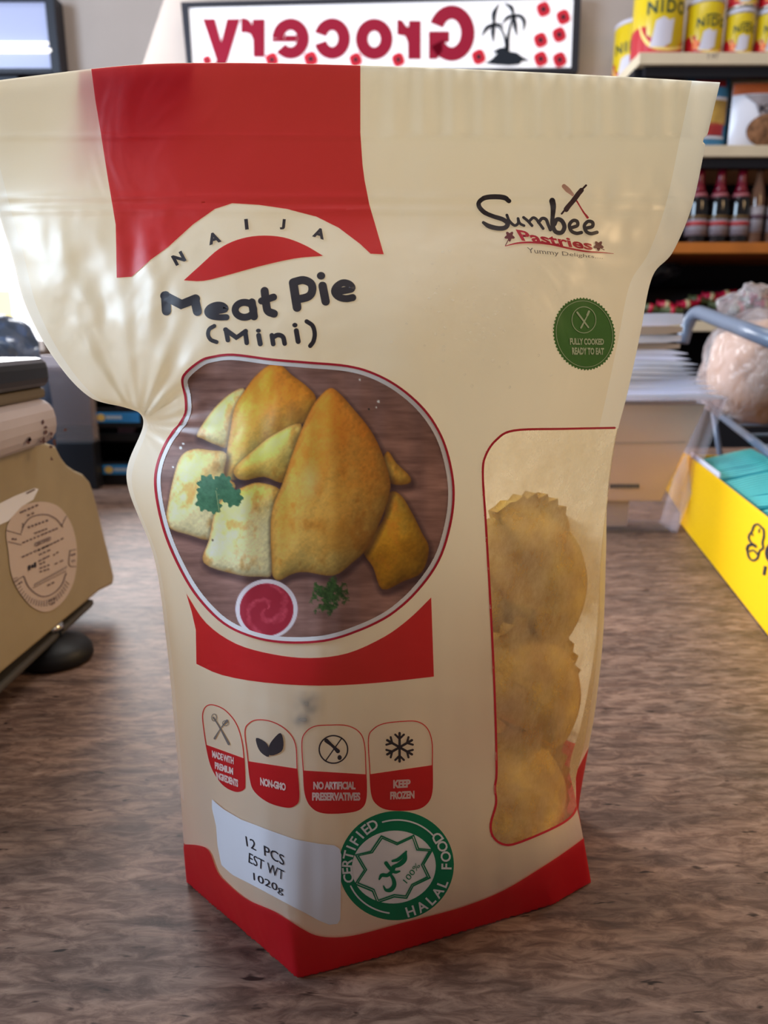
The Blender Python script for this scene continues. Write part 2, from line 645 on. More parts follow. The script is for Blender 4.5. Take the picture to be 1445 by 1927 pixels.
# ------------------------------------------------------------------ the pouch
NET = [
    [(-45, 157, .283), (60, 143, .279), (250, 122, .270), (430, 118, .2656), (650, 122, .2665), (900, 131, .271), (1150, 143, .277), (1355, 155, .285)],
    [(-38, 270, .283), (75, 258, .277), (255, 245, .268), (430, 243, .263), (650, 246, .263), (890, 252, .268), (1135, 256, .276), (1330, 260, .284)],
    [(-8, 385, .281), (95, 378, .272), (265, 372, .262), (435, 370, .256), (650, 372, .255), (880, 376, .261), (1110, 382, .270), (1303, 385, .283)],
    [(22, 480, .278), (115, 485, .264), (280, 490, .250), (440, 488, .243), (650, 486, .241), (880, 484, .246), (1090, 480, .258), (1266, 474, .281)],
    [(48, 575, .275), (135, 580, .258), (290, 580, .243), (445, 580, .234), (650, 580, .231), (870, 575, .236), (1065, 568, .250), (1227, 522, .282)],
    [(100, 672, .272), (175, 675, .254), (310, 678, .238), (455, 680, .228), (650, 680, .224), (860, 675, .229), (1045, 668, .246), (1204, 632, .284)],
    [(170, 748, .269), (225, 750, .252), (335, 752, .240), (470, 758, .226), (650, 760, .220), (850, 755, .226), (1030, 750, .246), (1181, 738, .286)],
    [(268, 785, .268), (302, 805, .250), (380, 825, .234), (490, 835, .222), (650, 838, .217), (845, 835, .225), (1020, 832, .247), (1158, 830, .288)],
    [(238, 900, .272), (280, 925, .25), (370, 945, .232), (480, 955, .2205), (650, 960, .2145), (840, 955, .224), (1005, 945, .248), (1144, 935, .29)],
    [(290, 1050, .272), (322, 1070, .251), (400, 1090, .232), (495, 1100, .2185), (650, 1105, .2125), (835, 1100, .223), (1000, 1085, .25), (1131, 1050, .292)],
    [(314, 1215, .27), (345, 1240, .252), (415, 1265, .232), (510, 1280, .217), (655, 1285, .211), (835, 1275, .222), (1000, 1255, .249), (1124, 1225, .290)],
    [(330, 1385, .268), (360, 1410, .252), (425, 1440, .23), (520, 1465, .2145), (665, 1470, .2105), (845, 1455, .2225), (1000, 1425, .247), (1102, 1385, .284)],
    [(340, 1500, .265), (370, 1530, .249), (435, 1575, .229), (530, 1615, .213), (680, 1615, .212), (855, 1590, .223), (1000, 1550, .244), (1082, 1480, .276)],
    [(346, 1590, .262), (385, 1630, .246), (450, 1680, .228), (545, 1735, .2125), (700, 1715, .2155), (870, 1675, .226), (1015, 1625, .243), (1096, 1570, .262)],
    [(352, 1662, None), (395, 1700, None), (460, 1755, None), (560, 1842, None), (720, 1800, None), (890, 1748, None), (1040, 1703, None), (1112, 1662, None)],
]
# right and left edges of the back panel where it parts from the front one (lower rows)
BR_PTS = {9: (1141, 1050, .298), 10: (1134, 1225, .303), 11: (1117, 1395, .309), 12: (1104, 1490, .312), 13: (1096, 1525, .308), 14: (1086, 1538, None)}
BL_PTS = {10: (318, 1215, .278), 11: (334, 1385, .283), 12: (342, 1500, .287), 13: (346, 1560, .290), 14: (351, 1572, None)}


def fixY(p):
    return (p[0], p[1], atz(p[0], p[1], 0.0).y if p[2] is None else p[2])


NET = np.array([[fixY(p) for p in row] for row in NET], float)
NR, NC = NET.shape[:2]
SU, SV = 34, 20


def interp(arr, sub, linw):
    n = len(arr)
    A = np.array(arr)
    out = []
    for i in range(n - 1):
        p1, p2 = A[i], A[i + 1]
        p0 = A[i - 1] if i > 0 else 2 * p1 - p2
        p3 = A[i + 2] if i + 2 < n else 2 * p2 - p1
        for s in range(sub + (1 if i == n - 2 else 0)):
            t = s / sub
            c = 0.5 * ((2 * p1) + (-p0 + p2) * t + (2 * p0 - 5 * p1 + 4 * p2 - p3) * t * t + (-p0 + 3 * p1 - 3 * p2 + p3) * t ** 3)
            l = p1 + (p2 - p1) * t
            out.append(c + (l - c) * linw)
    return np.array(out)


rows = []
for i in range(NR):
    rows.append(interp(NET[i], SU, {NR - 1: 0.92, NR - 2: 0.35}.get(i, 0.0)))
rows = np.array(rows)
G = interp(rows, SV, 0.0)              # dense rows x cols x (px,py,Y)
GV, GU = G.shape[:2]

WIN = [(1200, 803), (1156, 805), (1060, 807), (967, 810), (933, 828), (913, 858), (908, 892), (913, 975), (918, 1060), (923, 1150),
       (930, 1297), (934, 1443), (931, 1482), (933, 1512), (923, 1551), (928, 1575), (948, 1589), (977, 1585), (1045, 1556), (1075, 1536), (1087, 1515), (1200, 1500)]


def in_poly(x, y, P):
    P = np.array(P, float)
    x = np.asarray(x, float)
    y = np.asarray(y, float)
    inside = np.zeros(x.shape, bool)
    n = len(P)
    for i in range(n):
        x1, y1 = P[i]
        x2, y2 = P[(i + 1) % n]
        c = ((y1 > y) != (y2 > y)) & (x < (x2 - x1) * (y - y1) / ((y2 - y1) or 1e-9) + x1)
        inside ^= c
    return inside


def seg_near(x, y, P, closed=True):
    P = np.array(P, float)
    x = np.asarray(x, float)
    y = np.asarray(y, float)
    best = np.full(x.shape, 1e9)
    bx, by = x.copy(), y.copy()
    n = len(P)
    for i in range(n if closed else n - 1):
        a, b = P[i], P[(i + 1) % n]
        d = b - a
        t = np.clip(((x - a[0]) * d[0] + (y - a[1]) * d[1]) / (d @ d + 1e-9), 0, 1)
        qx, qy = a[0] + t * d[0], a[1] + t * d[1]
        dd = np.hypot(x - qx, y - qy)
        m = dd < best
        best = np.where(m, dd, best)
        bx = np.where(m, qx, bx)
        by = np.where(m, qy, by)
    return best, bx, by


# smooth the window outline and let the mesh follow it
WINS = [tuple(p) for p in catmull(WIN[1:-1], 6)]
WINS = [WIN[0]] + WINS + [WIN[-1]]
dd, qx, qy = seg_near(G[..., 0], G[..., 1], WINS, False)
snap = dd < 2.6
snap[:, -1] = False
G[..., 0] = np.where(snap, qx, G[..., 0])
G[..., 1] = np.where(snap, qy, G[..., 1])
# tear notches in the side seals
G[:, -1, 0] -= 12 * np.exp(-((G[:, -1, 1] - 262) / 5.0) ** 2)


def vnoise(x, y, z=0.0):
    return mnoise.noise(Vector((x, y, z)))


FR = [[None] * GU for _ in range(GV)]
for v in range(GV):
    for u in range(GU):
        px, py, Y = G[v, u]
        fade = min(1.0, u / 8.0, (GU - 1 - u) / 8.0) * min(1.0, (GV - 1 - v) / 12.0)
        dz = 0.0
        dz += 0.0007 * math.exp(-((py - 372) / 6.0) ** 2) + 0.0007 * math.exp(-((py - 396) / 6.0) ** 2)      # zip track
        dz += 0.0005 * math.exp(-((py - 257) / 4.0) ** 2)                                                   # tear line
        if py < 255:
            dz += 0.0007 * math.sin(px / 8.9) * min(1, max(0, (px - 640) / 200.0))
        if py > 640:                                                                                       # soft vertical flutes
            w = min(1, (py - 640) / 200.0)
            dz += 0.0005 * w * vnoise(px / 34.0, py / 420.0, 3.1)
        dz += 0.0016 * vnoise(px / 150.0, py / 170.0, 9.0) * min(1, max(0, (py - 150) / 250.0))
        # folds fanning out of the pinch on the left
        if px < 420 and 380 < py < 860:
            w = min(1, (420 - px) / 120.0) * min(1, (py - 380) / 80.0) * min(1, (860 - py) / 60.0)
            ang = math.atan2(py - 800, px - 260)
            dz += w * 0.0020 * vnoise(ang * 5.0, math.hypot(px - 260, py - 800) / 260.0, 1.7)
            dz += w * 0.0010 * vnoise(px / 30.0, py / 55.0, 5.5)
        if px > 1040 and 300 < py < 620:                                                                   # puckers by the right shoulder
            w = min(1, (px - 1040) / 90.0) * min(1, (py - 300) / 60.0) * min(1, (620 - py) / 80.0)
            dz += w * 0.0016 * vnoise(px / 34.0, py / 46.0, 2.2)
        FR[v][u] = at(px, py, Y - dz * fade)
        if v == GV - 1:
            FR[v][u].z = 0.0005
FRn = np.array([[tuple(p) for p in r] for r in FR])

pouch = empty('stand_up_pouch', (0.0, 0.26, 0.0), 'frosted cream and red stand-up pouch of frozen pastries in front of everything', 'food pouch')


def grid_faces(cond):
    vs, fs, idx = [], [], {}

    def g(v, u):
        k = v * GU + u
        if k not in idx:
            idx[k] = len(vs)
            vs.append(FR[v][u])
        return idx[k]
    for v in range(GV - 1):
        for u in range(GU - 1):
            if cond[v, u]:
                fs.append((g(v, u), g(v + 1, u), g(v + 1, u + 1), g(v, u + 1)))
    return vs, fs


cx = (G[:-1, :-1, 0] + G[1:, 1:, 0] + G[1:, :-1, 0] + G[:-1, 1:, 0]) / 4
cy = (G[:-1, :-1, 1] + G[1:, 1:, 1] + G[1:, :-1, 1] + G[:-1, 1:, 1]) / 4
inwin = in_poly(cx, cy, WINS)
SW = 9
uu = np.arange(GU - 1)[None, :].repeat(GV - 1, 0)
vv = np.arange(GV - 1)[:, None].repeat(GU - 1, 1)
left_seal = (uu < SW) & (vv < SV * 12)
right_seal = (uu >= GU - 1 - SW) & (vv < SV * 7) & ~inwin
mesh_obj('front_panel', *grid_faces(~inwin & ~left_seal & ~right_seal), M['film'], pouch)
mesh_obj('window_film', *grid_faces(inwin & ~right_seal), M['film_clear'], pouch)
mesh_obj('side_seal', *grid_faces(left_seal), M['seal'], pouch)
mesh_obj('side_seal', *grid_faces(right_seal), M['seal'], pouch)

# back panel
bl, br = [], []
for i in range(NR):
    for D, lst, c in ((BL_PTS, bl, 0), (BR_PTS, br, -1)):
        p = fixY(D[i]) if i in D else tuple(NET[i, c])
        q = at(*p)
        lst.append((q.x, q.y))
bl = interp(bl, SV, 0.0)
br = interp(br, SV, 0.0)
STEPU = 4
BU = list(range(0, GU, STEPU))
if BU[-1] != GU - 1:
    BU.append(GU - 1)
bver, bfac = [], []
for v in range(GV):
    xl, yl = FRn[v, 0, 0], FRn[v, 0, 1]
    xr, yr = FRn[v, -1, 0], FRn[v, -1, 1]
    w = min(1.0, max(0.0, (v / SV) / 3.0))
    w = w * w * (3 - 2 * w)
    for u in BU:
        x, y, z = FRn[v, u]
        s = (x - xl) / (xr - xl)
        bulge = max(0.0, (yl + (yr - yl) * s) - y) * 0.8
        if v == GV - 1 or v > SV * 12:
            bulge *= 0.75
        X = bl[v, 0] + (br[v, 0] - bl[v, 0]) * s
        Yb = bl[v, 1] + (br[v, 1] - bl[v, 1]) * s + bulge + 0.001
        bver.append((x + (X - x) * w, (y + 0.0012) + (Yb - y - 0.0012) * w, z))
nb = len(BU)
VRED = SV * 12 + 6
bf1, bf2 = [], []
for v in range(GV - 1):
    for u in range(nb - 1):
        f = (v * nb + u, v * nb + u + 1, (v + 1) * nb + u + 1, (v + 1) * nb + u)
        (bf2 if v >= VRED else bf1).append(f)
mesh_obj('back_panel', bver, bf1, M['film'], pouch)
mesh_obj('back_red_band', bver, bf2, M['p_red'], pouch)
# side gussets joining the two panels, and the base
for name, fu, buI in (('side_gusset', 0, 0), ('side_gusset', GU - 1, nb - 1)):
    for lo, hi, mm, nm in ((SV * 8, VRED, M['film'], 'side_gusset'), (VRED, GV - 1, M['p_red'], 'red_gusset_foot')):
        vs, fs = [], []
        for v in range(lo, hi + 1):
            a, b = Vector(FR[v][fu]), Vector(bver[v * nb + buI])
            mid = (a + b) / 2
            mid.x += (-0.35 if fu else 0.35) * (b - a).length * (0.4 if v < VRED else 0.2)
            vs += [a, mid, b]
        for k in range(hi - lo):
            fs += [(3 * k, 3 * k + 1, 3 * k + 4, 3 * k + 3), (3 * k + 1, 3 * k + 2, 3 * k + 5, 3 * k + 4)]
        mesh_obj(nm, vs, fs, mm, pouch)
vs = []
for k, u in enumerate(BU):
    a = Vector(FR[GV - 1][u])
    b = Vector(bver[(GV - 1) * nb + k])
    vs += [a, (a + b) / 2 + Vector((0, 0, 0.0015)), b]
fs = []
for k in range(nb - 1):
    fs += [(3 * k, 3 * k + 3, 3 * k + 4, 3 * k + 1), (3 * k + 1, 3 * k + 4, 3 * k + 5, 3 * k + 2)]
mesh_obj('base_panel', vs, fs, M['p_red'], pouch)

allv = [FR[v][u] for v in range(GV) for u in range(GU)]
allf = [(v * GU + u, (v + 1) * GU + u, (v + 1) * GU + u + 1, v * GU + u + 1) for v in range(GV - 1) for u in range(GU - 1)]
FBVH = BVHTree.FromPolygons(allv, allf)
CAMP = Vector((0, 0, CAM_H))
YOF = interp(rows, SV, 0.0)


def on_front(off):
    def f(px, py):
        d = ray(px, py).normalized()
        loc, nrm, _, _ = FBVH.ray_cast(CAMP, d)
        if loc is None:
            g = at(px, py, 0.26)
            k = np.argmin((G[..., 0] - px) ** 2 + (G[..., 1] - py) ** 2)
            loc = Vector(FR[k // GU][k % GU])
            nrm = -d
        if nrm.dot(d) > 0:
            nrm = -nrm
        q = loc + (nrm * 0.7 - d * 0.3) * off
        if q.z < 0.0003:
            q.z = 0.0003
        return q
    return f


L1, L2, L3, L4 = 0.00018, 0.00034, 0.0005, 0.00066

top_line = [tuple(G[0, u, :2] + np.array([0, 1.0])) for u in range(GU) if 172 < G[0, u, 0] < 678]
RED_TOP = [(172, 129)] + top_line + [(678, 124), (678, 250), (682, 310), (686, 340), (695, 386), (707, 427), (722, 479), (697, 478), (678, 460), (637, 429), (595, 408),
           (541, 394), (487, 386), (437, 383), (404, 394), (363, 423), (317, 465), (284, 489), (248, 521), (220, 523), (219, 465), (218, 423),
           (211, 381), (204, 340), (190, 250), (180, 190)]
print_mesh('red_top_panel', [poly(RED_TOP)], on_front(L1), M['p_red'], pouch, 4.5)
lens = catmull([(346, 528), (379, 498), (412, 469), (446, 452), (487, 444), (533, 447), (574, 462), (608, 482)], 4) + \
    catmull([(608, 482), (554, 487), (487, 502), (429, 518), (383, 529), (346, 528)], 3)[1:-1]
print_mesh('red_lens_shape', [poly(lens)], on_front(L1), M['p_red'], pouch)
print_mesh('arc_lettering', [glyph_at('N', 337, 487, 21, -0.5, .055, 1.15), glyph_at('A', 403, 449, 21, -0.3, .055, 1.1), glyph_at('I', 464, 423, 20, -0.1, .055, 1.3),
                             glyph_at('J', 532, 423, 20, 0.1, .055, 1.4), glyph_at('A', 601, 440, 19, 0.3, .055, 1.15)], on_front(L2), M['p_dark'], pouch)


def cr(pts, ox, oy, k):
    return [(ox + x * k, oy + y * k) for x, y in pts]


def ti(pts):
    return cr(pts, 280, 500, .2907)


K = .2907 * 1.1
E1 = [(385, 302), (440, 296), (496, 283), (480, 260), (440, 255), (397, 272), (380, 300), (400, 325), (450, 335), (503, 335)]
E2 = [(1205, 172), (1260, 163), (1314, 150), (1298, 122), (1255, 113), (1215, 138), (1203, 172), (1228, 203), (1275, 215), (1320, 208)]
title = [stroke(ti([(110, 196), (116, 293)]), 56 * K), stroke(ti([(104, 196), (212, 252), (304, 216)]), 54 * K, False), stroke(ti([(298, 218), (316, 297)]), 54 * K),
         stroke(ti(E1), 37 * K), stroke(ti(ellipse(620, 287, 60, 48, 16)), 42 * K, True, True), stroke(ti([(668, 238), (682, 330)]), 46 * K),
         stroke(ti([(750, 165), (760, 250), (772, 295), (810, 312)]), 48 * K), stroke(ti([(730, 230), (808, 205)]), 42 * K),
         stroke(ti([(935, 112), (960, 272)]), 52 * K), stroke(ti([(938, 108), (1000, 95), (1050, 118), (1058, 165), (1030, 203), (950, 222)]), 48 * K),
         poly(ti(ellipse(1115, 67, 27, 25))), stroke(ti([(1125, 132), (1145, 233)]), 50 * K), stroke(ti(E2), 42 * K)]
print_mesh('title_lettering', title, on_front(L1), M['p_dark'], pouch)
mini = [stroke(ti([(425, 391), (393, 412), (385, 448), (403, 480), (440, 495)]), 24 * K), stroke(ti([(500, 415), (513, 482)]), 28 * K), stroke(ti([(497, 415), (568, 466), (628, 425)]), 28 * K, False),
        stroke(ti([(625, 428), (635, 500)]), 28 * K), poly(ti(ellipse(710, 422, 16, 13))), stroke(ti([(712, 452), (722, 507)]), 30 * K), stroke(ti([(797, 452), (806, 508)]), 28 * K),
        stroke(ti([(800, 468), (835, 450), (868, 462), (880, 505)]), 28 * K), poly(ti(ellipse(946, 386, 17, 15))), stroke(ti([(955, 422), (967, 492)]), 30 * K),
        stroke(ti([(1022, 362), (1060, 390), (1074, 440), (1066, 490), (1045, 520)]), 26 * K)]
print_mesh('subtitle_lettering', mini, on_front(L1), M['p_dark'], pouch)

# maker's logo, top right
def lo(pts):
    return cr(pts, 880, 340, .1938)


K = .1938
logo = empty_logo = None
word = [stroke(lo([(398, 200), (350, 168), (250, 160), (160, 172), (108, 212), (112, 262), (165, 315), (250, 352), (340, 382), (386, 422), (360, 462), (290, 468), (205, 447), (150, 412)]), [46 * K] * 3 + [44 * K] * 6 + [46 * K] * 4 + [30 * K]),
        stroke(lo([(378, 338), (402, 395), (452, 440), (488, 418), (488, 375)]), 28 * K), stroke(lo([(486, 372), (505, 420), (545, 442)]), 26 * K),
        stroke(lo([(540, 362), (580, 395), (622, 442)]), 28 * K), stroke(lo([(596, 400), (630, 366), (660, 375), (686, 410), (730, 470)]), 28 * K),
        stroke(lo([(686, 410), (720, 372), (758, 382), (778, 430), (800, 482)]), 32 * K),
        stroke(lo([(818, 200), (828, 260), (822, 350), (820, 430), (850, 500), (908, 508), (936, 452), (908, 392), (862, 382), (838, 430)]), [60 * K, 54 * K] + [42 * K] * 8),
        stroke(lo([(1000, 462), (1060, 440), (1058, 400), (1020, 392), (985, 432), (1000, 490), (1050, 515), (1100, 508)]), 34 * K),
        stroke(lo([(1145, 466), (1205, 450), (1208, 410), (1165, 400), (1130, 440), (1145, 495), (1190, 518), (1250, 505)]), 34 * K)]
print_mesh('logo_lettering', word, on_front(L2), M['p_dark'], pouch)
print_mesh('rolling_pin_print', [stroke(lo([(952, 285), (1100, 98)]), 48 * K), stroke(lo([(908, 326), (945, 285)]), 20 * K), stroke(lo([(1105, 92), (1145, 50)]), 20 * K)], on_front(L3), M['p_brown'], pouch)
wh = print_mesh('whisk_print', [stroke(lo([(932, 58), (970, 95), (1015, 140)]), [44 * K, 50 * K, 30 * K])], on_front(L2), M['p_pink'], pouch)
print_mesh('whisk_handle', [stroke(lo([(1055, 200), (1105, 285), (1160, 362)]), [16 * K, 14 * K, 24 * K])], on_front(L2), M['p_red_line'], wh)
print_mesh('logo_red_lettering', [text_quad('Pastries', lo([(462, 478)])[0], lo([(1195, 588)])[0], lo([(1210, 680)])[0], lo([(525, 588)])[0], .03)], on_front(L2), M['p_red_line'], pouch)
print_mesh('logo_underline', [stroke(lo([(362, 640), (480, 612), (620, 605), (800, 622), (1000, 665), (1150, 690), (1300, 700), (1410, 710)]), [6 * K, 16 * K, 18 * K, 18 * K, 18 * K, 16 * K, 10 * K, 4 * K])], on_front(L2), M['p_red_line'], pouch)
for bx, by in ((405, 545), (1265, 635)):
    lf = []
    for k in range(26):
        a = 2 * math.pi * k / 26
        r = 42 * (1 + 0.28 * math.sin(a * 5))
        lf.append((bx + r * math.cos(a), by + r * math.sin(a)))
    print_mesh('leaf_mark', [poly(lo(lf)), stroke(lo([(bx - 10, by + 30), (bx - 40, by + 88)]) if bx < 600 else lo([(bx + 20, by + 20), (bx + 55, by + 40)]), 8 * K)], on_front(L2), M['p_maroon'], pouch)
print_mesh('tagline_lettering', [text_quad('Yummy Delights....', lo([(572, 652)])[0], lo([(1310, 735)])[0], lo([(1305, 768)])[0], lo([(590, 722)])[0], .0)], on_front(L2), M['p_grey'], pouch)

# green round seal
seal_pts = []
for k in range(120):
    a = 2 * math.pi * k / 120
    r = 1.0 if k % 2 else 0.955
    seal_pts.append((1098.5 + 59 * r * math.cos(a) + 4 * math.sin(a), 628.5 + 69 * r * math.sin(a)))
gs = print_mesh('green_seal', [poly(seal_pts)], on_front(L1), M['p_green'], pouch)
print_mesh('seal_ring', [stroke([(x + 4 * (y - 628.5) / 69, y) for x, y in ellipse(1098.5, 628.5, 53, 62, 40)], 0.9, True, True, sub=2), stroke(ellipse(1097.5, 602, 22.5, 24.5, 30), 1.3, True, True, sub=2)], on_front(L2), M['p_lgreen'], gs)
print_mesh('cutlery_icon', [stroke([(1085, 588), (1106, 616)], [3.5, 2.8]), stroke([(1104, 594), (1092, 617)], [2, 3.2]), stroke([(1104, 593), (1107, 586)], 4.0)], on_front(L2), M['p_lgreen'], gs)
g = lambda p: cr([p], 850, 320, .2768)[0]
print_mesh('seal_lettering', [text_quad('FULLY COOKED', g((798, 1142)), g((1030, 1146)), g((1030, 1188)), g((800, 1188)), .045), text_quad('READY TO EAT', g((812, 1205)), g((1030, 1208)), g((1030, 1255)), g((815, 1255)), .045)], on_front(L2), M['p_lgreen'], gs)

# clear window outline
print_mesh('window_outline', [stroke(WINS[1:-1], 4.2, False, False, True)], on_front(L1), M['p_red_line'], pouch)

# food photograph printed in a round frame
RING = catmull([(440, 668), (400, 672), (379, 679), (352, 700), (344, 718), (351, 749), (348, 784), (318, 827), (298, 875), (295, 923), (311, 998), (340, 1067), (375, 1124), (423, 1172), (479, 1198), (540, 1208),
                (610, 1205), (671, 1187), (732, 1157), (784, 1111), (824, 1054), (845, 989), (852, 928), (845, 871), (828, 819), (797, 771), (754, 732), (706, 705), (654, 690), (575, 683), (510, 677)], 5, True)
cxr, cyr = 575.0, 940.0


def inset(P, d):
    P = np.array(P)
    n = len(P)
    out = []
    for i in range(n):
        t = P[(i + 1) % n] - P[i - 1]
        t = t / np.hypot(*t)
        nn = np.array((-t[1], t[0]))
        if nn @ (np.array((cxr, cyr)) - P[i]) < 0:
            nn = -nn
        out.append(tuple(P[i] + nn * d))
    return out


RING = [tuple(p) for p in RING]


def vn2(x, y, seed):
    xi, yi = np.floor(x).astype(np.int64), np.floor(y).astype(np.int64)
    fx, fy = x - xi, y - yi
    fx, fy = fx * fx * (3 - 2 * fx), fy * fy * (3 - 2 * fy)

    def h(a, b):
        s = np.sin(a * 127.1 + b * 311.7 + seed * 74.7) * 43758.5453
        return s - np.floor(s)
    return (h(xi, yi) * (1 - fx) + h(xi + 1, yi) * fx) * (1 - fy) + (h(xi, yi + 1) * (1 - fx) + h(xi + 1, yi + 1) * fx) * fy


def fbm(x, y, seed, o=4):
    s, a, t = 0, .5, 0
    for k in range(o):
        s = s + a * vn2(x * 2 ** k, y * 2 ** k, seed + k)
        t += a
        a *= .55
    return s / t


def paint_photo(x, y):
    """colours (0..255) of the printed photograph at image points"""
    n = fbm(x / 60, y / 7, 1)
    n2 = fbm(x / 90, y / 60, 5)
    C = np.stack([118 + 50 * (n - .5) + 70 * (n2 - .3), 86 + 44 * (n - .5) + 60 * (n2 - .3), 78 + 40 * (n - .5) + 58 * (n2 - .3)], -1)

    def blend(a, col):
        nonlocal C
        C = C * (1 - a[..., None]) + col * a[..., None]

    def pie(P, top, mid, pale, gdir, seed, crust=(120, 70, 26), sh=1.0):
        P = [(270 + .436 * a, 640 + .436 * b) for a, b in P]
        P = [tuple(p) for p in catmull(P, 4, True)]
        dist, _, _ = seg_near(x, y, P)
        ins = in_poly(x, y, P)
        sd = np.where(ins, dist, -dist)
        # soft contact shadow in the printed picture
        dsh, _, _ = seg_near(x - 3, y - 7, P)
        ish = in_poly(x - 3, y - 7, P)
        blend(np.where(ish, .55, .55 * np.clip(1 - dsh / 10, 0, 1)) * sh, np.array((42, 26, 30.)))
        px_ = [p[0] for p in P]
        py_ = [p[1] for p in P]
        g_ = ((x - min(px_)) / (max(px_) - min(px_)) * gdir[0] + (y - min(py_)) / (max(py_) - min(py_)) * gdir[1])
        nn = fbm(x / 38, y / 38, seed) - .5
        g_ = np.clip(g_ + nn * .75, 0, 1)
        col = np.where(g_[..., None] < .45, np.array(top) + (np.array(mid) - np.array(top)) * (g_[..., None] / .45),
                       np.array(mid) + (np.array(pale) - np.array(mid)) * ((g_[..., None] - .45) / .55))
        fine = fbm(x / 5, y / 5, seed + 3) - .5
        col = col * (1 + .16 * fine[..., None])
        br_ = np.clip((fbm(x / 24, y / 34, seed + 9) - .52) * 5, 0, 1) * .5
        col = col * (1 - br_[..., None]) + np.array((178, 112, 36.)) * br_[..., None]
        ed = np.clip(1 - sd / 10, 0, 1) ** 1.6 * .55
        col = col * (1 - ed[..., None]) + np.array(crust, float) * ed[..., None]
        dome = np.sqrt(np.clip(sd / 60.0, 0, 1)) * 34 + 5 * fbm(x / 26, y / 26, seed + 20)
        for _ in range(2):
            kk = np.exp(-(np.arange(-12, 13) / 5.0) ** 2)
            kk /= kk.sum()
            dome = np.apply_along_axis(lambda r_: np.convolve(np.pad(r_, 12, 'edge'), kk, 'valid'), 0, dome)
            dome = np.apply_along_axis(lambda r_: np.convolve(np.pad(r_, 12, 'edge'), kk, 'valid'), 1, dome)
        dome = dome + 1.3 * fbm(x / 8, y / 8, seed + 22)
        gy_, gx_ = np.gradient(dome, y[1, 0] - y[0, 0], x[0, 1] - x[0, 0])
        lam = np.clip((-gx_ * -.55 - gy_ * -.65 + .9) / np.sqrt(gx_ ** 2 + gy_ ** 2 + 1), 0, 1.5)
        col = col * (.66 + .42 * lam)[..., None]
        hi_ = np.clip(lam - 1.08, 0, 1) * 1.2
        col = col + hi_[..., None] * np.array((70, 66, 52.))
        crim = np.clip(1 - np.abs(sd - 8) / 5, 0, 1) * .10 * (0.5 + 0.5 * np.sin((x * .8 + y * .6) / 2.1))
        col = col * (1 - crim[..., None])
        blend(np.clip(sd / 1.5 + .5, 0, 1), col)

    pie([(440, 215), (385, 225), (320, 280), (265, 350), (232, 410), (255, 425), (310, 450), (370, 460), (420, 350)], (214, 196, 120), (222, 206, 140), (226, 214, 160), (.5, .5), 11)
    pie([(440, 215), (480, 160), (540, 110), (590, 105), (640, 150), (700, 195), (745, 250), (720, 330), (640, 400), (530, 470), (450, 540), (410, 600), (350, 590), (362, 480), (375, 400), (395, 290)],
        (214, 136, 38), (206, 156, 58), (196, 172, 92), (-.35, 1.1), 17)
    pie([(680, 360), (560, 410), (470, 480), (395, 550), (400, 590), (440, 605), (520, 590), (615, 612), (660, 480)], (222, 196, 104), (206, 176, 86), (188, 146, 56), (-.4, .9), 23, sh=1.3)
    pie([(165, 500), (220, 470), (290, 475), (360, 490), (350, 580), (400, 630), (340, 720), (300, 855), (200, 840), (105, 800), (110, 700), (135, 580)], (214, 190, 120), (226, 212, 160), (226, 214, 166), (-.4, 1.0), 29)
    pie([(1050, 480), (1090, 530), (1150, 590), (1140, 620), (1070, 620), (1020, 570)], (196, 158, 60), (206, 170, 76), (180, 130, 46), (.4, .6), 31)
    pie([(1060, 660), (1110, 670), (1160, 750), (1200, 830), (1230, 900), (1200, 1000), (1120, 1040), (1030, 1075), (990, 980), (950, 920), (960, 860), (1030, 780)], (176, 150, 66), (186, 142, 40), (160, 112, 22), (.2, .9), 37)
    pie([(430, 635), (500, 615), (590, 645), (575, 720), (560, 800), (560, 1000), (500, 1020), (400, 1010), (262, 960), (285, 860), (310, 740), (350, 680)], (222, 186, 96), (228, 210, 148), (230, 220, 172), (-.1, 1.25), 41)
    pie([(800, 210), (840, 225), (900, 290), (980, 390), (1030, 490), (1062, 600), (1060, 660), (1030, 760), (960, 900), (900, 960), (820, 1015), (700, 1000), (640, 1010), (590, 1035), (560, 1020), (555, 960), (550, 820), (560, 720), (600, 620), (640, 500), (690, 370), (740, 270)],
        (206, 132, 44), (200, 148, 62), (198, 164, 86), (-.25, 1.15), 47)
    # pale highlight on the big pastry
    a = np.clip(1 - np.hypot((x - (270 + .436 * 720)) / 26, (y - (640 + .436 * 600)) / 44), 0, 1) * .6
    blend(a, np.array((228, 206, 138.)))
    a = np.clip(1 - np.hypot((x - (270 + .436 * 830)) / 60, (y - (640 + .436 * 840)) / 42), 0, 1) * .55
    blend(a, np.array((172, 118, 40.)))
    # parsley leaf: lobes round a centre
    px_, py_ = 270 + .436 * 318, 640 + .436 * 668
    for (lx, ly, r) in ((-40, -45, 40), (25, -50, 38), (70, 10, 40), (-50, 30, 38), (-10, 50, 30), (40, -5, 34), (-20, 0, 34), (85, 20, 22), (-55, -10, 30)):
        qx_, qy_ = px_ + .436 * lx, py_ + .436 * ly
        ang = np.arctan2(y - qy_, x - qx_)
        rr = .436 * r * (1 + .16 * np.sin(ang * 7 + lx))
        d = rr - np.hypot(x - qx_, y - qy_)
        t = fbm(x / 6, y / 6, 60)[..., None]
        blend(np.clip(d + .5, 0, 1), np.array((44, 84, 58.)) + t * np.array((30, 40, 34.)))
    a = np.clip(1.4 - np.abs((x - px_) - (y - py_) * .15), 0, 1) * (np.abs(y - py_ - 12) < 20)
    blend(a * .5, np.array((196, 190, 130.)))
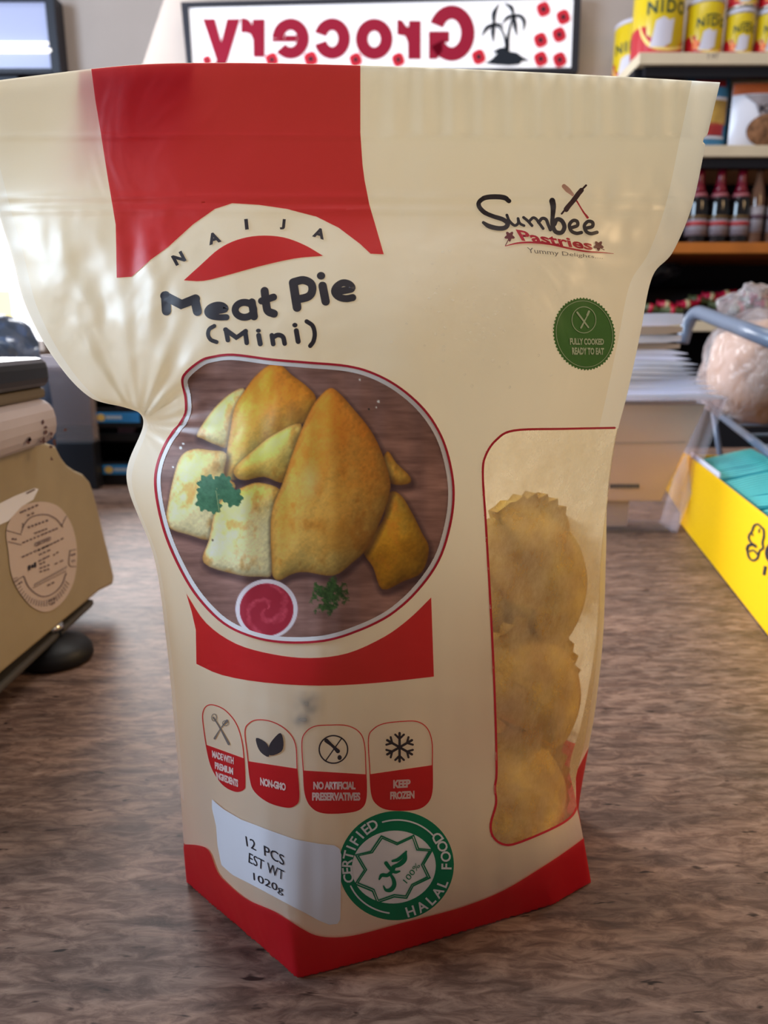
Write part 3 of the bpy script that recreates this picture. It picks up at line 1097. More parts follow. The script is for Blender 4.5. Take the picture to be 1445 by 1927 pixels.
    # curly parsley under the big pastry
    d = fbm(x / 9, y / 9, 71) * 1.3 - np.hypot((x - (270 + .436 * 800)) / 46, (y - (640 + .436 * 1105)) / 46)
    t = fbm(x / 4, y / 4, 75)[..., None]
    blend(np.clip(d * 5, 0, 1), np.array((30, 46, 22.)) + t * np.array((44, 62, 30.)))
    # cup of red sauce
    sx, sy = 270 + .436 * 533, 640 + .436 * 1160
    e1 = np.hypot((x - sx) / 59, (y - sy) / 57)
    e2 = np.hypot((x - sx) / 51, (y - sy - 1) / 50)
    blend(np.clip((1 - e1) * 40, 0, 1), np.array((214, 204, 224.)))
    ang = np.arctan2(y - sy, x - sx)
    sw = .5 + .5 * np.sin(ang * 2 + e2 * 9 + 4 * fbm(x / 20, y / 20, 81))
    t = (np.clip(sw - .6, 0, 1) * fbm(x / 7, y / 7, 83))[..., None]
    blend(np.clip((1 - e2) * 40, 0, 1), np.array((158, 40, 58.)) + t * np.array((110, 110, 110.)))
    # salt and pepper flecks
    rg = np.random.RandomState(5)
    for fx, fy, r, c in ((677, 715, 2.4, 225), (712, 756, 3, 225), (708, 767, 2, 225), (694, 770, 2.4, 50), (327, 879, 2.2, 235), (341, 843, 3.4, 215), (346, 835, 2.6, 215), (401, 1016, 2.4, 60)):
        blend(np.clip(r - np.hypot(x - fx, y - fy), 0, 1), np.array((c, c, c), float))
    return np.clip(C * 1.17 + 4, 0, 250)


def photo_print():
    st_ = 1.7
    inner = inset(RING, 8.0)
    xs = np.arange(290, 858, st_)
    ys = np.arange(664, 1212, st_)
    X, Y = np.meshgrid(xs, ys)
    ins = in_poly(X, Y, inner)
    C = paint_photo(X, Y) / 255.0
    C = np.where(C <= .04045, C / 12.92, ((C + .055) / 1.055) ** 2.4)
    mp = on_front(L2)
    idx = -np.ones(X.shape, int)
    vs, cs = [], []
    for j, i in zip(*np.nonzero(ins)):
        idx[j, i] = len(vs)
        vs.append(mp(X[j, i], Y[j, i]))
        cs.append((C[j, i, 0], C[j, i, 1], C[j, i, 2], 1.0))
    fs = []
    a, b, c, d = idx[:-1, :-1], idx[1:, :-1], idx[1:, 1:], idx[:-1, 1:]
    ok = (a >= 0) & (b >= 0) & (c >= 0) & (d >= 0)
    for j, i in zip(*np.nonzero(ok)):
        fs.append((int(a[j, i]), int(b[j, i]), int(c[j, i]), int(d[j, i])))
    o = mesh_obj('food_photo_print', vs, fs, M['photo'], pouch)
    me = o.data
    at_ = me.color_attributes.new('ink', 'FLOAT_COLOR', 'POINT')
    at_.data.foreach_set('color', np.array(cs, np.float32).ravel())
    return o


fp = photo_print()
fp['label'] = 'printed picture of golden half-moon meat pies with a red sauce cup'
print_mesh('photo_white_rim', [poly(RING, [inset(RING, 9.8)])], on_front(L3), M['p_white'], pouch)
print_mesh('photo_red_rim', [stroke(RING, 4.4, False, True)], on_front(L4), M['p_red_line'], pouch)
band = catmull([(351, 1117), (388, 1172), (444, 1211), (514, 1231), (584, 1238), (654, 1229), (723, 1198), (771, 1163), (811, 1124)], 4) + \
    catmull([(816, 1273), (706, 1285), (601, 1290), (497, 1284), (418, 1270), (370, 1249)], 3) + [(369, 1185), (361, 1150)]
print_mesh('red_smile_band', [poly(band)], on_front(L1), M['p_red'], pouch)

def smudge():
    m = film_mat('blue_grey_smudge', (140, 152, 162), None, .3)
    nt = m.node_tree
    at_ = nt.nodes.new('ShaderNodeAttribute')
    at_.attribute_name = 'ink'
    tp = nt.nodes.new('ShaderNodeBsdfTransparent')
    mx = nt.nodes.new('ShaderNodeMixShader')
    out = nt.nodes['Material Output']
    old = out.inputs['Surface'].links[0].from_socket
    nt.links.new(at_.outputs['Fac'], mx.inputs[0])
    nt.links.new(tp.outputs[0], mx.inputs[1])
    nt.links.new(old, mx.inputs[2])
    nt.links.new(mx.outputs[0], out.inputs['Surface'])
    xs, ys = np.arange(535, 622, 2.5), np.arange(1296, 1382, 2.5)
    mp = on_front(L1)
    vs, cs, fs = [], [], []
    for y in ys:
        for x in xs:
            vs.append(mp(x, y))
            nn = mnoise.noise(Vector((x / 14, y / 14, 3)))
            a = .62 * math.exp(-((x - 582) / 20) ** 2 - ((y - 1325) / 22) ** 2) + .75 * math.exp(-((x - 568) / 14) ** 2 - ((y - 1356) / 10) ** 2)
            a = max(0, min(.6, a * (.75 + .5 * nn)))
            e_ = min(x - xs[0], xs[-1] - x, y - ys[0], ys[-1] - y)
            a *= min(1, e_ / 8)
            cs += [a, a, a, 1]
    n = len(xs)
    for j in range(len(ys) - 1):
        for i in range(n - 1):
            fs.append((j * n + i, (j + 1) * n + i, (j + 1) * n + i + 1, j * n + i + 1))
    o = mesh_obj('ink_smudge', vs, fs, m, pouch)
    o.data.color_attributes.new('ink', 'FLOAT_COLOR', 'POINT').data.foreach_set('color', np.array(cs, np.float32))


smudge()
# four little badges


def bd(pts):
    return cr(pts, 360, 1300, .3322)


BADGES = [
    ([(66, 130), (85, 88), (125, 79), (190, 107), (248, 172), (280, 250), (297, 350), (305, 520), (295, 558), (250, 568), (180, 530), (120, 440), (90, 330), (70, 200)], (60, 278), (320, 362)),
    ([(305, 230), (330, 182), (380, 163), (460, 175), (540, 222), (590, 300), (600, 440), (610, 600), (590, 645), (540, 658), (440, 630), (362, 570), (335, 500), (320, 370)], (290, 365), (640, 449)),
    ([(627, 290), (650, 232), (700, 200), (780, 193), (880, 196), (950, 232), (980, 300), (988, 440), (990, 600), (960, 665), (880, 688), (750, 690), (680, 655), (645, 580), (635, 450)], (600, 447), (1020, 447)),
    ([(1003, 270), (1030, 217), (1090, 185), (1200, 172), (1280, 174), (1335, 212), (1362, 290), (1364, 420), (1362, 570), (1330, 640), (1260, 672), (1120, 672), (1050, 640), (1020, 580), (1010, 440)], (990, 442), (1390, 414))]
BTXT = [[('MADE WITH', (120, 335), (243, 376), (243, 416), (122, 376)), ('PREMIUM', (135, 400), (240, 436), (240, 476), (137, 440)), ('INGREDIENTS', (140, 455), (268, 502), (268, 546), (148, 498))],
        [('NON-GMO', (392, 488), (537, 522), (537, 566), (394, 534))],
        [('NO ARTIFICIAL', (692, 512), (930, 512), (930, 557), (692, 557)), ('PRESERVATIVES', (685, 573), (957, 573), (957, 620), (685, 620))],
        [('KEEP', (1142, 503), (1240, 499), (1240, 545), (1142, 550)), ('FROZEN', (1125, 569), (1262, 563), (1262, 608), (1125, 614))]]
BLAB = ['badge with crossed utensil outlines', 'badge with a two-leaf mark', 'badge with a crossed-out dropper', 'badge with a snowflake']
K = .3322
for i, (P, a, b) in enumerate(BADGES):
    P = [tuple(p) for p in catmull(P, 5, True)]
    low = [p for p in P if (b[0] - a[0]) * (p[1] - a[1]) - (b[1] - a[1]) * (p[0] - a[0]) > 0]
    # order the lower part starting at the right end of the split line
    k0 = max(range(len(low)), key=lambda k: 0 if np.hypot(low[k][0] - low[k - 1][0], low[k][1] - low[k - 1][1]) < 40 else 1 + np.hypot(low[k][0] - low[k - 1][0], low[k][1] - low[k - 1][1]))
    low = low[k0:] + low[:k0]
    bdg = print_mesh('red_badge', [poly(bd(low)), stroke(bd(P), 5.5 * K, False, True)], on_front(L1), M['p_red'], pouch)
    bdg['label'] = BLAB[i]
    print_mesh('badge_lettering', [text_quad(s, *bd(q), .05, .9) for s, *q in BTXT[i]], on_front(L2), M['p_pale'], bdg)
    if i == 0:
        ic = [stroke(bd([(128, 150), (160, 200), (215, 300)]), [9 * K, 8 * K, 14 * K]), stroke(bd([(205, 168), (170, 210), (135, 268)]), [14 * K, 5 * K, 12 * K]), stroke(bd(ellipse(132, 150, 14, 20, 12)), 4 * K, True, True),
              stroke(bd(ellipse(196, 182, 16, 14, 12)), 4 * K, True, True)]
        mm = M['p_grey']
    elif i == 1:
        ic = [poly(bd(catmull([(370, 265), (420, 287), (443, 325), (440, 372), (402, 352), (378, 315)], 3, True))), poly(bd(catmull([(508, 237), (524, 290), (512, 342), (448, 364), (442, 312), (470, 267)], 3, True)))]
        mm = M['p_dark']
    elif i == 2:
        ic = [stroke(bd(ellipse(805, 330, 80, 78, 30)), 8 * K, True, True, sub=2), stroke(bd([(852, 266), (760, 396)]), 7 * K), stroke(bd([(765, 280), (800, 310), (830, 340)]), [24 * K, 16 * K, 24 * K]), poly(bd(ellipse(840, 376, 12, 14)))]
        mm = M['p_dark']
    else:
        ic = []
        for k in range(6):
            aa = math.pi / 2 + k * math.pi / 3
            ux, uy = math.cos(aa), math.sin(aa)
            c0 = np.array((1178, 318))
            e = c0 + np.array((ux, uy)) * 80
            ic.append(stroke(bd([tuple(c0), tuple(e)]), 14 * K))
            for sg in (-1, 1):
                m_ = c0 + np.array((ux, uy)) * 48
                q = m_ + 34 * np.array((math.cos(aa + sg * .8), math.sin(aa + sg * .8)))
                ic.append(stroke(bd([tuple(m_), tuple(q)]), 12 * K))
        mm = M['p_dark']
    print_mesh('badge_icon', ic, on_front(L2), mm, bdg)

# halal seal


def hs(pts):
    return cr(pts, 390, 1480, .3322)


HC = (1070, 447)
hseal = print_mesh('round_green_seal', [poly(hs(ellipse(HC[0], HC[1], 326, 309, 72, -.12)), [hs(ellipse(1056, 455, 238, 206, 60, -.12))])], on_front(L1), M['p_hgreen'], pouch)
print_mesh('seal_white_disc', [poly(hs(ellipse(1056, 455, 240, 208, 60, -.12)))], on_front(L1 * .8), M['p_white'], hseal)


def arc(a0, a1, r, n=14):
    c, s = math.cos(-.12), math.sin(-.12)
    out = []
    for k in range(n + 1):
        a = math.radians(a0 + (a1 - a0) * k / n)
        x, y = 326 * r * math.cos(a), 309 * r * math.sin(a)
        out.append((HC[0] + x * c - y * s, HC[1] + x * s + y * c))
    return out


shp = [stroke(hs(arc(-100, -35, .84)), 9 * K, False), stroke(hs(arc(105, 162, .87)), 9 * K, False)]
for k, ch in enumerate('CERTIFIED'):
    a = 172 + (248 - 172) * k / 8
    p = arc(a, a + .1, .855, 1)
    d = np.array(p[0]) - np.array(HC)
    rot = math.atan2(d[0], -d[1])
    q = hs([p[0]])[0]
    shp.append(glyph_at(ch, q[0], q[1], 58 * K, rot, .02))
ang = [80, 66, 53, 41, 29, 8, -4, -17, -29]
for k, ch in enumerate('HALALFOOD'):
    p = arc(ang[k], ang[k] + .1, .87, 1)
    d = np.array(p[0]) - np.array(HC)
    rot = math.atan2(-d[0], d[1])
    q = hs([p[0]])[0]
    shp.append(glyph_at(ch, q[0], q[1], 58 * K, rot, .02))
print_mesh('seal_lettering', shp, on_front(L2), M['p_white'], hseal)
star = [(985, 278), (1075, 318), (1168, 275), (1195, 350), (1272, 357), (1224, 440), (1260, 514), (1165, 560), (1128, 630), (1058, 622), (962, 656), (935, 590), (838, 550), (890, 470), (840, 385), (925, 366)]
print_mesh('seal_star', [stroke(hs(star + [star[0], star[1]]), 8 * K, False), stroke(hs([(1056 + (x - 1056) * .93, 455 + (y - 455) * .93) for x, y in star + [star[0], star[1]]]), 7 * K, False)], on_front(L2), M['p_hgreen'], hseal)
script = [stroke(hs([(1048, 420), (1085, 408), (1126, 366)]), [12 * K, 20 * K, 10 * K]), stroke(hs([(1122, 372), (1116, 412), (1085, 440), (1050, 452)]), [14 * K, 26 * K, 26 * K, 16 * K]),
          stroke(hs([(1012, 432), (1035, 462), (1062, 482), (1088, 478)]), [22 * K, 20 * K, 18 * K, 10 * K]), stroke(hs([(1062, 448), (1046, 478), (1020, 500), (988, 500), (974, 522)]), [16 * K, 18 * K, 20 * K, 20 * K, 10 * K]),
          stroke(hs([(1030, 488), (1052, 520), (1058, 555), (1040, 582), (1012, 584), (998, 562)]), [12 * K, 20 * K, 24 * K, 24 * K, 16 * K, 8 * K])]
print_mesh('seal_script', script + [text_quad('100%', *hs([(1106, 528), (1182, 428), (1206, 448), (1130, 548)]), .0)], on_front(L2), M['p_hgreen'], hseal)

# white paper weight sticker
STK = [(35, 70), (100, 125), (200, 183), (350, 240), (500, 293), (640, 318), (722, 326), (750, 345), (760, 380), (756, 560), (752, 745), (735, 770), (690, 775), (640, 755), (500, 680), (300, 572), (150, 495), (88, 440), (66, 330), (58, 220), (35, 120)]
stk = print_mesh('weight_sticker', [poly(hs(STK))], on_front(L4 + .0002), M['sticker'], pouch, 6)
stk['label'] = 'white paper sticker with three lines of black print'
print_mesh('sticker_lettering', [text_quad('12  PCS', *hs([(224, 274), (440, 384), (440, 442), (232, 332)]), .0), text_quad('EST WT', *hs([(245, 368), (440, 470), (438, 526), (242, 424)]), .0),
                                 text_quad('1020g', *hs([(268, 480), (437, 562), (435, 614), (272, 536)]), .0)], on_front(L4 + .00038), M['ink'], stk, 6)

# red foot of the front panel
foot_top = catmull([(344, 1588), (377, 1590), (396, 1601), (411, 1639), (430, 1661), (467, 1691), (519, 1714), (564, 1743), (594, 1758), (631, 1762), (676, 1756), (751, 1736), (826, 1717), (880, 1701),
                    (948, 1673), (1021, 1629), (1065, 1600), (1098, 1576)], 4)
foot_bot = [tuple(G[GV - 1, u, :2] + np.array([0, -1.2])) for u in range(0, GU, 3)][::-1]
edge_r = [tuple(G[v, GU - 1, :2] + np.array([-1, 0])) for v in range(GV) if G[v, GU - 1, 1] > 1580]
edge_l = [tuple(G[v, 0, :2] + np.array([1, 0])) for v in range(GV) if G[v, 0, 1] > 1592][::-1]
print_mesh('red_foot_band', [poly([tuple(p) for p in foot_top] + edge_r[:-1] + foot_bot + edge_l[1:])], on_front(L4), M['p_red'], pouch, 5)

# red strip printed on the inside-facing back panel, seen through the film
BBVH = BVHTree.FromPolygons([Vector(v) for v in bver], bf1 + bf2)


def on_back(px, py):
    d = ray(px, py).normalized()
    loc, nrm, _, _ = BBVH.ray_cast(CAMP, d)
    if loc is None:
        k = np.argmin((G[..., 0] - px) ** 2 + (G[..., 1] - py) ** 2)
        loc = Vector(FR[k // GU][k % GU]) + Vector((0, .0012, 0))
    return loc - d * 0.0003


print_mesh('red_back_strip', [poly([(152, 136), (365, 124), (372, 250), (368, 330), (330, 318), (280, 312), (240, 322), (205, 372), (178, 368), (168, 280), (152, 180)])], on_back, M['p_red'], pouch)

# condensation drops on the film
dv, df = [], []
rd = random.Random(3)
for k in range(100):
    px, py = rd.gauss(905, 75), rd.gauss(590, 55)
    if k > 75:
        px, py = rd.uniform(760, 1060), rd.uniform(480, 760)
    if in_poly(np.array([px]), np.array([py]), seal_pts)[0] or py < 500 and px > 880:
        continue
    c = on_front(0.0)(px, py)
    d = ray(px, py).normalized()
    r = rd.uniform(.00022, .00055)
    _, nrm, _, _ = FBVH.ray_cast(CAMP, d)
    if nrm is None:
        continue
    if nrm.dot(d) > 0:
        nrm = -nrm
    a = nrm.cross(Vector((0, 0, 1))).normalized()
    b = a.cross(nrm)
    base = len(dv)
    for kk in range(8):
        t = kk * math.pi / 4
        dv.append(c + (a * math.cos(t) * 1.2 + b * math.sin(t)) * r)
    for kk in range(8):
        t = kk * math.pi / 4
        dv.append(c + (a * math.cos(t) * 1.2 + b * math.sin(t)) * r * .65 + nrm * r * .5)
    dv.append(c + nrm * r * .7)
    for kk in range(8):
        k2 = (kk + 1) % 8
        df += [(base + kk, base + k2, base + 8 + k2, base + 8 + kk), (base + 8 + kk, base + 8 + k2, base + 16)]
dr = mesh_obj('condensation_drops', dv, df, M['drop'], pouch)
dr['kind'] = 'stuff'

# ------------------------------------------------------------------ pastries inside the pouch


def half_moon(name, loc, rx, rz, yaw, tilt, label):
    """a folded half-moon pastry with a pleated rim, flat side down before rotation"""
    R, T = 0.044, 0.019
    vs, fs = [], []
    NA, NRR = 36, 9
    for side in (1, -1):
        for i in range(NRR + 1):
            r = i / NRR
            for k in range(NA + 1):
                a = math.pi * k / NA
                rr = R * r * (1 + (0.03 * math.sin(a * 34) if r > .92 else 0))
                th = T * max(0.0, 1 - (r / .86) ** 2.6) ** .55 * (0.35 + 0.65 * math.sin(a) ** .6) if r < .86 else 0
                th += .0022 + (.0006 * math.sin(a * 34) if r > .86 else 0)
                vs.append(Vector((rr * math.cos(a), side * th, rr * math.sin(a) * 1.05)))
    n1 = (NRR + 1) * (NA + 1)
    for s in (0, 1):
        for i in range(NRR):
            for k in range(NA):
                q = [s * n1 + i * (NA + 1) + k, s * n1 + i * (NA + 1) + k + 1, s * n1 + (i + 1) * (NA + 1) + k + 1, s * n1 + (i + 1) * (NA + 1) + k]
                fs.append(tuple(q if s else q[::-1]))
    for k in range(NA):
        a = NRR * (NA + 1) + k
        fs.append((a, a + 1, n1 + a + 1, n1 + a))
    for i in range(NRR):
        for k in (0, NA):
            a = i * (NA + 1) + k
            b = a + NA + 1
            fs.append((a, b, n1 + b, n1 + a))
    me = bpy.data.meshes.new(name)
    me.from_pydata([tuple(v) for v in vs], [], fs)
    me.polygons.foreach_set('use_smooth', [True] * len(me.polygons))
    me.materials.append(M['pastry'])
    o = bpy.data.objects.new(name, me)
    link(o, None, loc)
    o.rotation_euler = (tilt, rz, yaw)
    # settle it behind the film
    R3 = o.rotation_euler.to_matrix()
    loc = Vector(loc)
    W3 = [R3 @ v for v in vs[::3]]
    for _ in range(40):
        dx = dy = 0
        for w in W3:
            p = w + loc
            d = p - CAMP
            L = d.length
            h, n_, i_, t_ = FBVH.ray_cast(CAMP, d / L)
            if h is None:
                dx = 1
            elif L < t_ + .0012:
                dy = 1
        if not dx and not dy:
            break
        if dy:
            loc.y += .0015
        if dx:
            loc.x -= math.copysign(.0015, loc.x)
    low = min((w + loc).z for w in W3)
    if low < .003:
        loc.z += .003 - low
    o.location = loc
    return tag(o, label, 'pastry', 'pastries in the pouch')


half_moon('meat_pie', (0.062, 0.262, 0.112), 0, 1.2, 0.75, 0.0, 'half-moon pastry high up behind the clear window of the pouch')
half_moon('meat_pie', (0.062, 0.262, 0.060), 0, 0.75, 0.72, 0.0, 'half-moon pastry in the middle behind the clear window of the pouch')
half_moon('meat_pie', (0.056, 0.258, 0.012), 0, 0.3, 0.66, 0.0, 'lowest half-moon pastry behind the clear window of the pouch')
half_moon('meat_pie', (0.040, 0.305, 0.095), 0, -0.6, 0.5, 0.0, 'half-moon pastry showing dimly behind the two upper ones in the pouch window')
half_moon('meat_pie', (0.044, 0.305, 0.035), 0, 1.9, 0.5, 0.0, 'half-moon pastry showing dimly behind the two lower ones in the pouch window')
for x_, z_, r_ in ((-.012, .014, .1), (-.018, .062, -.3), (-.014, .108, .2)):  # unseen pastries, added to block backlight through the lower film
    half_moon('meat_pie', (x_, .262, z_), 0, r_, 0.0, 0.0, 'half-moon pastry hidden behind the printed middle of the pouch')
# ------------------------------------------------------------------ counter scale on the left
XF = -0.2195
M['beige'] = mat('beige_enamel', (158, 142, 112), 0.45, 0.4, var=0.06, vscale=30)
M['offwhite'] = mat('worn_white_plastic', (176, 164, 166), 0.45, 0.4, var=0.05, vscale=25)
M['chip'] = mat('rust_chips', (88, 62, 62), 0.7, 0.2)
M['dark_under'] = mat('dark_steel_underside', (70, 66, 62), 0.5, 0.4)
M['chrome'] = mat('chrome', (190, 188, 186), 0.18, 0.5, metal=1.0)
M['rubber'] = mat('black_rubber', (14, 14, 18), 0.5, 0.35)
M['steel_dark'] = mat('dark_pan', (30, 32, 38), 0.3, 0.5)
M['olive'] = mat('olive_gasket', (104, 92, 74), 0.5, 0.3)
M['stk_beige'] = mat('faded_oval_sticker', (196, 178, 168), 0.55, 0.3)
M['stk_ink'] = mat('faded_sticker_ink', (112, 96, 98), 0.6, 0.2)

scale = empty('counter_scale', (-0.33, 0.42, 0.0), 'beige shop weighing scale with an oval sticker standing on the counter', 'scale')


def extrude_profile(name, prof, x0, x1, m, parent, bevel=0.004):
    """profile of (y, z) points swept along x"""
    bm = bmesh.new()
    a = [bm.verts.new((x0, y, z)) for y, z in prof]
    b = [bm.verts.new((x1, y, z)) for y, z in prof]
    bm.faces.new(a)
    bm.faces.new(b[::-1])
    n = len(prof)
    for i in range(n):
        bm.faces.new((a[i], b[i], b[(i + 1) % n], a[(i + 1) % n]))
    bmesh.ops.recalc_face_normals(bm, faces=bm.faces)
    if bevel:
        rim = [e for e in bm.edges if abs(e.verts[0].co.x - e.verts[1].co.x) < 1e-6]
        bmesh.ops.bevel(bm, geom=rim, offset=bevel, segments=3, profile=.5, affect='EDGES')
    return bm_obj(name, bm, m, parent)


far = [(p.y, p.z) for p in [atx(x, y, XF) for x, y in ((190, 1112), (214, 1100), (216, 1084), (208, 1050), (198, 1010), (186, 960), (176, 922), (170, 905), (158, 891), (142, 884), (128, 874), (116, 858), (106, 838))]]
prof = far + [(0.47, 0.152), (0.36, 0.152), (0.27, 0.13), (0.255, 0.06), (0.262, 0.032)]
extrude_profile('body', prof, XF, -0.47, M['beige'], scale, 0.003)
zb = min(p[1] for p in far)
box('underside_plate', (-0.462, 0.265, 0.016), (XF - 0.0015, 0.532, zb + 0.002), M['dark_under'], scale, 0.002)
tc_ = box('top_cover', (-0.475, 0.245, 0.151), (-0.203, 0.468, 0.180), M['offwhite'], scale, 0.012, 4)
ch = []
rr_ = random.Random(9)
for k in range(16):
    cx_, cy_ = rr_.gauss(92, 16), rr_.gauss(828, 14)
    q = [(cx_ + rr_.uniform(1.5, 5) * math.cos(t), cy_ + rr_.uniform(1.5, 6) * math.sin(t)) for t in [j * math.pi / 4 for j in range(8)]]
    ch.append(poly(q))
print_mesh('paint_chips', ch, lambda a, b: atx(a, b, -0.2026), M['chip'], tc_, 0)['kind'] = 'stuff'
box('gasket', (-0.468, 0.252, 0.1795), (-0.209, 0.462, 0.186), M['olive'], scale, 0.002)
pan = box('weighing_pan', (-0.48, 0.25, 0.186), (-0.206, 0.466, 0.204), M['steel_dark'], scale, 0.006, 3)
for fx, fy in ((-0.2255, 0.4705), (-0.2255, 0.30), (-0.44, 0.4705), (-0.44, 0.30)):
    ft = lathe('foot', [(0.0, 0.0), (0.0225, 0.0), (0.0245, 0.003), (0.0240, 0.008), (0.0205, 0.0125), (0.012, 0.0155), (0.006, 0.017)], M['rubber'], (fx, fy, 0.0), scale, 36)
    lathe('foot_bolt', [(0.0, 0.0165), (0.0055, 0.0165), (0.0055, 0.021), (0.0075, 0.0212), (0.0075, 0.0262), (0.0055, 0.0265), (0.0055, 0.034)], M['chrome'], (fx, fy, 0.0), ft, 6)
XS = XF + 0.0004


def on_side(off):
    return lambda a, b: atx(a, b, XF + off)


def s7(pts):
    return cr(pts, 0, 860, .2231)


ov = catmull([(52, 640), (85, 530), (180, 420), (300, 380), (420, 385), (520, 440), (600, 560), (640, 700), (650, 850), (635, 1000), (600, 1110), (540, 1210), (450, 1285), (370, 1305), (280, 1270), (200, 1190), (130, 1080), (90, 960), (72, 800)], 4, True)
os_ = print_mesh('oval_sticker', [poly(s7(ov))], on_side(.0005), M['stk_beige'], scale, 20)
ink = [stroke(s7([(190, 590), (260, 510), (380, 485), (470, 520), (530, 590)]), 2.0), stroke(s7([(180, 640), (200, 580), (190, 560)]), 1.4),
       stroke(s7([(205, 1010), (240, 1090), (300, 1150), (370, 1178), (450, 1150), (520, 1080), (560, 980)]), 2.0), stroke(s7([(60, 620), (180, 655)]), 1.5), stroke(s7([(70, 715), (180, 740)]), 1.5),
       stroke(s7([(120, 1050), (200, 1005)]), 1.5), stroke(s7([(520, 580), (560, 500)]), 1.5), stroke(s7([(590, 790), (640, 780)]), 1.5), stroke(s7([(590, 790), (585, 910), (640, 925)]), 1.5)]
rr_ = random.Random(4)
for (x0, y0, x1, y1, w) in ((235, 595, 415, 530, 3.4), (290, 645, 410, 600, 2.6), (190, 725, 500, 595, 2.6), (320, 790, 545, 680, 2.6), (185, 845, 420, 740, 2.6), (330, 825, 430, 780, 2.6),
                            (325, 880, 425, 830, 2.6), (335, 905, 390, 880, 2.6), (335, 940, 430, 905, 2.4), (335, 970, 430, 940, 2.4), (450, 830, 500, 795, 2.4), (460, 905, 545, 865, 2.2), (400, 1085, 470, 1050, 2.8),
                            (170, 470, 330, 400, 3.0), (230, 495, 300, 465, 3.0), (100, 690, 150, 695, 3), (600, 830, 640, 815, 3), (605, 880, 640, 870, 3), (160, 1070, 190, 1050, 3), (410, 1215, 480, 1185, 2.6), (430, 1245, 470, 1225, 2.6)):
    n = max(2, int(abs(x1 - x0) / 30))
    for j in range(n):
        a, b = j / n, (j + rr_.uniform(.55, .88)) / n
        ink.append(stroke(s7([(x0 + (x1 - x0) * a, y0 + (y1 - y0) * a), (x0 + (x1 - x0) * b, y0 + (y1 - y0) * b)]), w * 1.15, caps=False))
for j in range(26):
    a = math.radians(28 + j * 5.2)
    cx_, cy_ = 355 + 245 * math.cos(a), 900 + 340 * math.sin(a)
    ink.append(stroke(s7([(cx_ - 22 * math.cos(a), cy_ - 30 * math.sin(a)), (cx_ + 16 * math.cos(a + .3), cy_ + 22 * math.sin(a + .3))]), 1.2, caps=False))
for j in range(14):
    x0 = 290 + j * 20
    ink.append(stroke(s7([(x0, 1090 - j * 11), (x0 + 12, 1062 - j * 11)]), 1.2, caps=False))
ink.append(stroke(s7([(280, 1105), (560, 960)]), 1.2, caps=False))
print_mesh('sticker_markings', ink, on_side(.0009), M['stk_ink'], os_, 0)
print_mesh('flag_mark', [poly(s7([(238, 918), (255, 908), (258, 950), (241, 960)])), poly(s7([(288, 893), (305, 884), (308, 926), (291, 936)])), poly(s7([(264, 912), (282, 904), (284, 932), (266, 938)]))], on_side(.0011), M['ink'], os_, 0)
print_mesh('sticker_lettering', [text_quad('CERTIFIED', *s7([(290, 725), (430, 668), (432, 700), (296, 760)]), .04)], on_side(.0011), M['stk_ink'], os_, 0)
tp_ = print_mesh('white_tape_label', [poly(s7([(-20, 400), (120, 330), (290, 262), (325, 270), (280, 360), (180, 420), (70, 540), (-20, 580)]))], on_side(.0006), M['sticker'], scale, 20)
print_mesh('tape_mark', [stroke(s7([(230, 305), (290, 275)]), 3)], on_side(.0010), M['stk_ink'], tp_, 0)

# ------------------------------------------------------------------ things behind the scale
M['blue_film'] = clear_mat('bluish_plastic_bag', (96, 116, 150), 0.18, 0.6, 0.6, 30)
M['acrylic'] = clear_mat('acrylic', (196, 186, 186), 0.08, 0.22)
M['tag_blue'] = mat('blue_price_tag', (60, 150, 226), 0.4, 0.3)
M['tag_yellow'] = mat('yellow_tag_disc', (246, 216, 130), 0.5, 0.3)
M['tag_white'] = mat('tag_white', (220, 236, 250), 0.5, 0.3)
M['plum'] = mat('plum_card', (84, 62, 74), 0.5, 0.3)
M['greycard'] = mat('grey_pink_card', (196, 178, 176), 0.6, 0.2)


def crumple(name, c, r, m, parent=None, seed=1, amp=.2, sub=4, flat=True, power=1.0):
    bm = bmesh.new()
    bmesh.ops.create_icosphere(bm, subdivisions=sub, radius=1.0)
    for v in bm.verts:
        d = v.co.normalized()
        k = 1 + amp * mnoise.noise(d * 2.2 + Vector((seed, 0, 0))) + amp * .5 * mnoise.noise(d * 6 + Vector((0, seed, 0)))
        q = [math.copysign(abs(x) ** power, x) for x in d]
        v.co = Vector((c[0] + q[0] * r[0] * k, c[1] + q[1] * r[1] * k, c[2] + max(-1.0, q[2] * k) * r[2]))
    return bm_obj(name, bm, m, parent, True)


tag(crumple('plastic_bag', (-0.505, 0.90, 0.118), (0.09, 0.05, 0.118), M['blue_film'], None, 3, .14, 4, True, .55), 'bluish crumpled plastic bag standing behind the weighing scale', 'plastic bag')

rk = empty('display_rack', (-0.37, 1.16, 0), 'low black display rack with blue price tags behind the scale', 'rack')
YR = 1.06
xl = at(104, 880, YR).x
box('base_board', (-0.50, YR, 0.0), (-0.14, 1.30, 0.012), M['black'], rk, .001)
box('back_board', (-0.50, 1.285, 0.012), (-0.14, 1.30, 0.16), M['black'], rk)
box('middle_board', (-0.50, YR + .012, 0.062), (-0.14, 1.285, 0.074), M['black'], rk, .001)
box('top_board', (-0.50, YR + .012, 0.128), (-0.14, 1.285, 0.138), M['black'], rk, .001)
for x in (-0.50, -0.145):
    box('end_board', (x, YR + .006, 0.012), (x + .008, 1.285, 0.14), M['black'], rk)
box('front_lip', (-0.50, YR - .002, 0.012), (-0.14, YR + .004, 0.034), M['black'], rk)
box('front_lip', (-0.50, YR + .004, 0.084), (-0.14, YR + .010, 0.112), M['black'], rk)
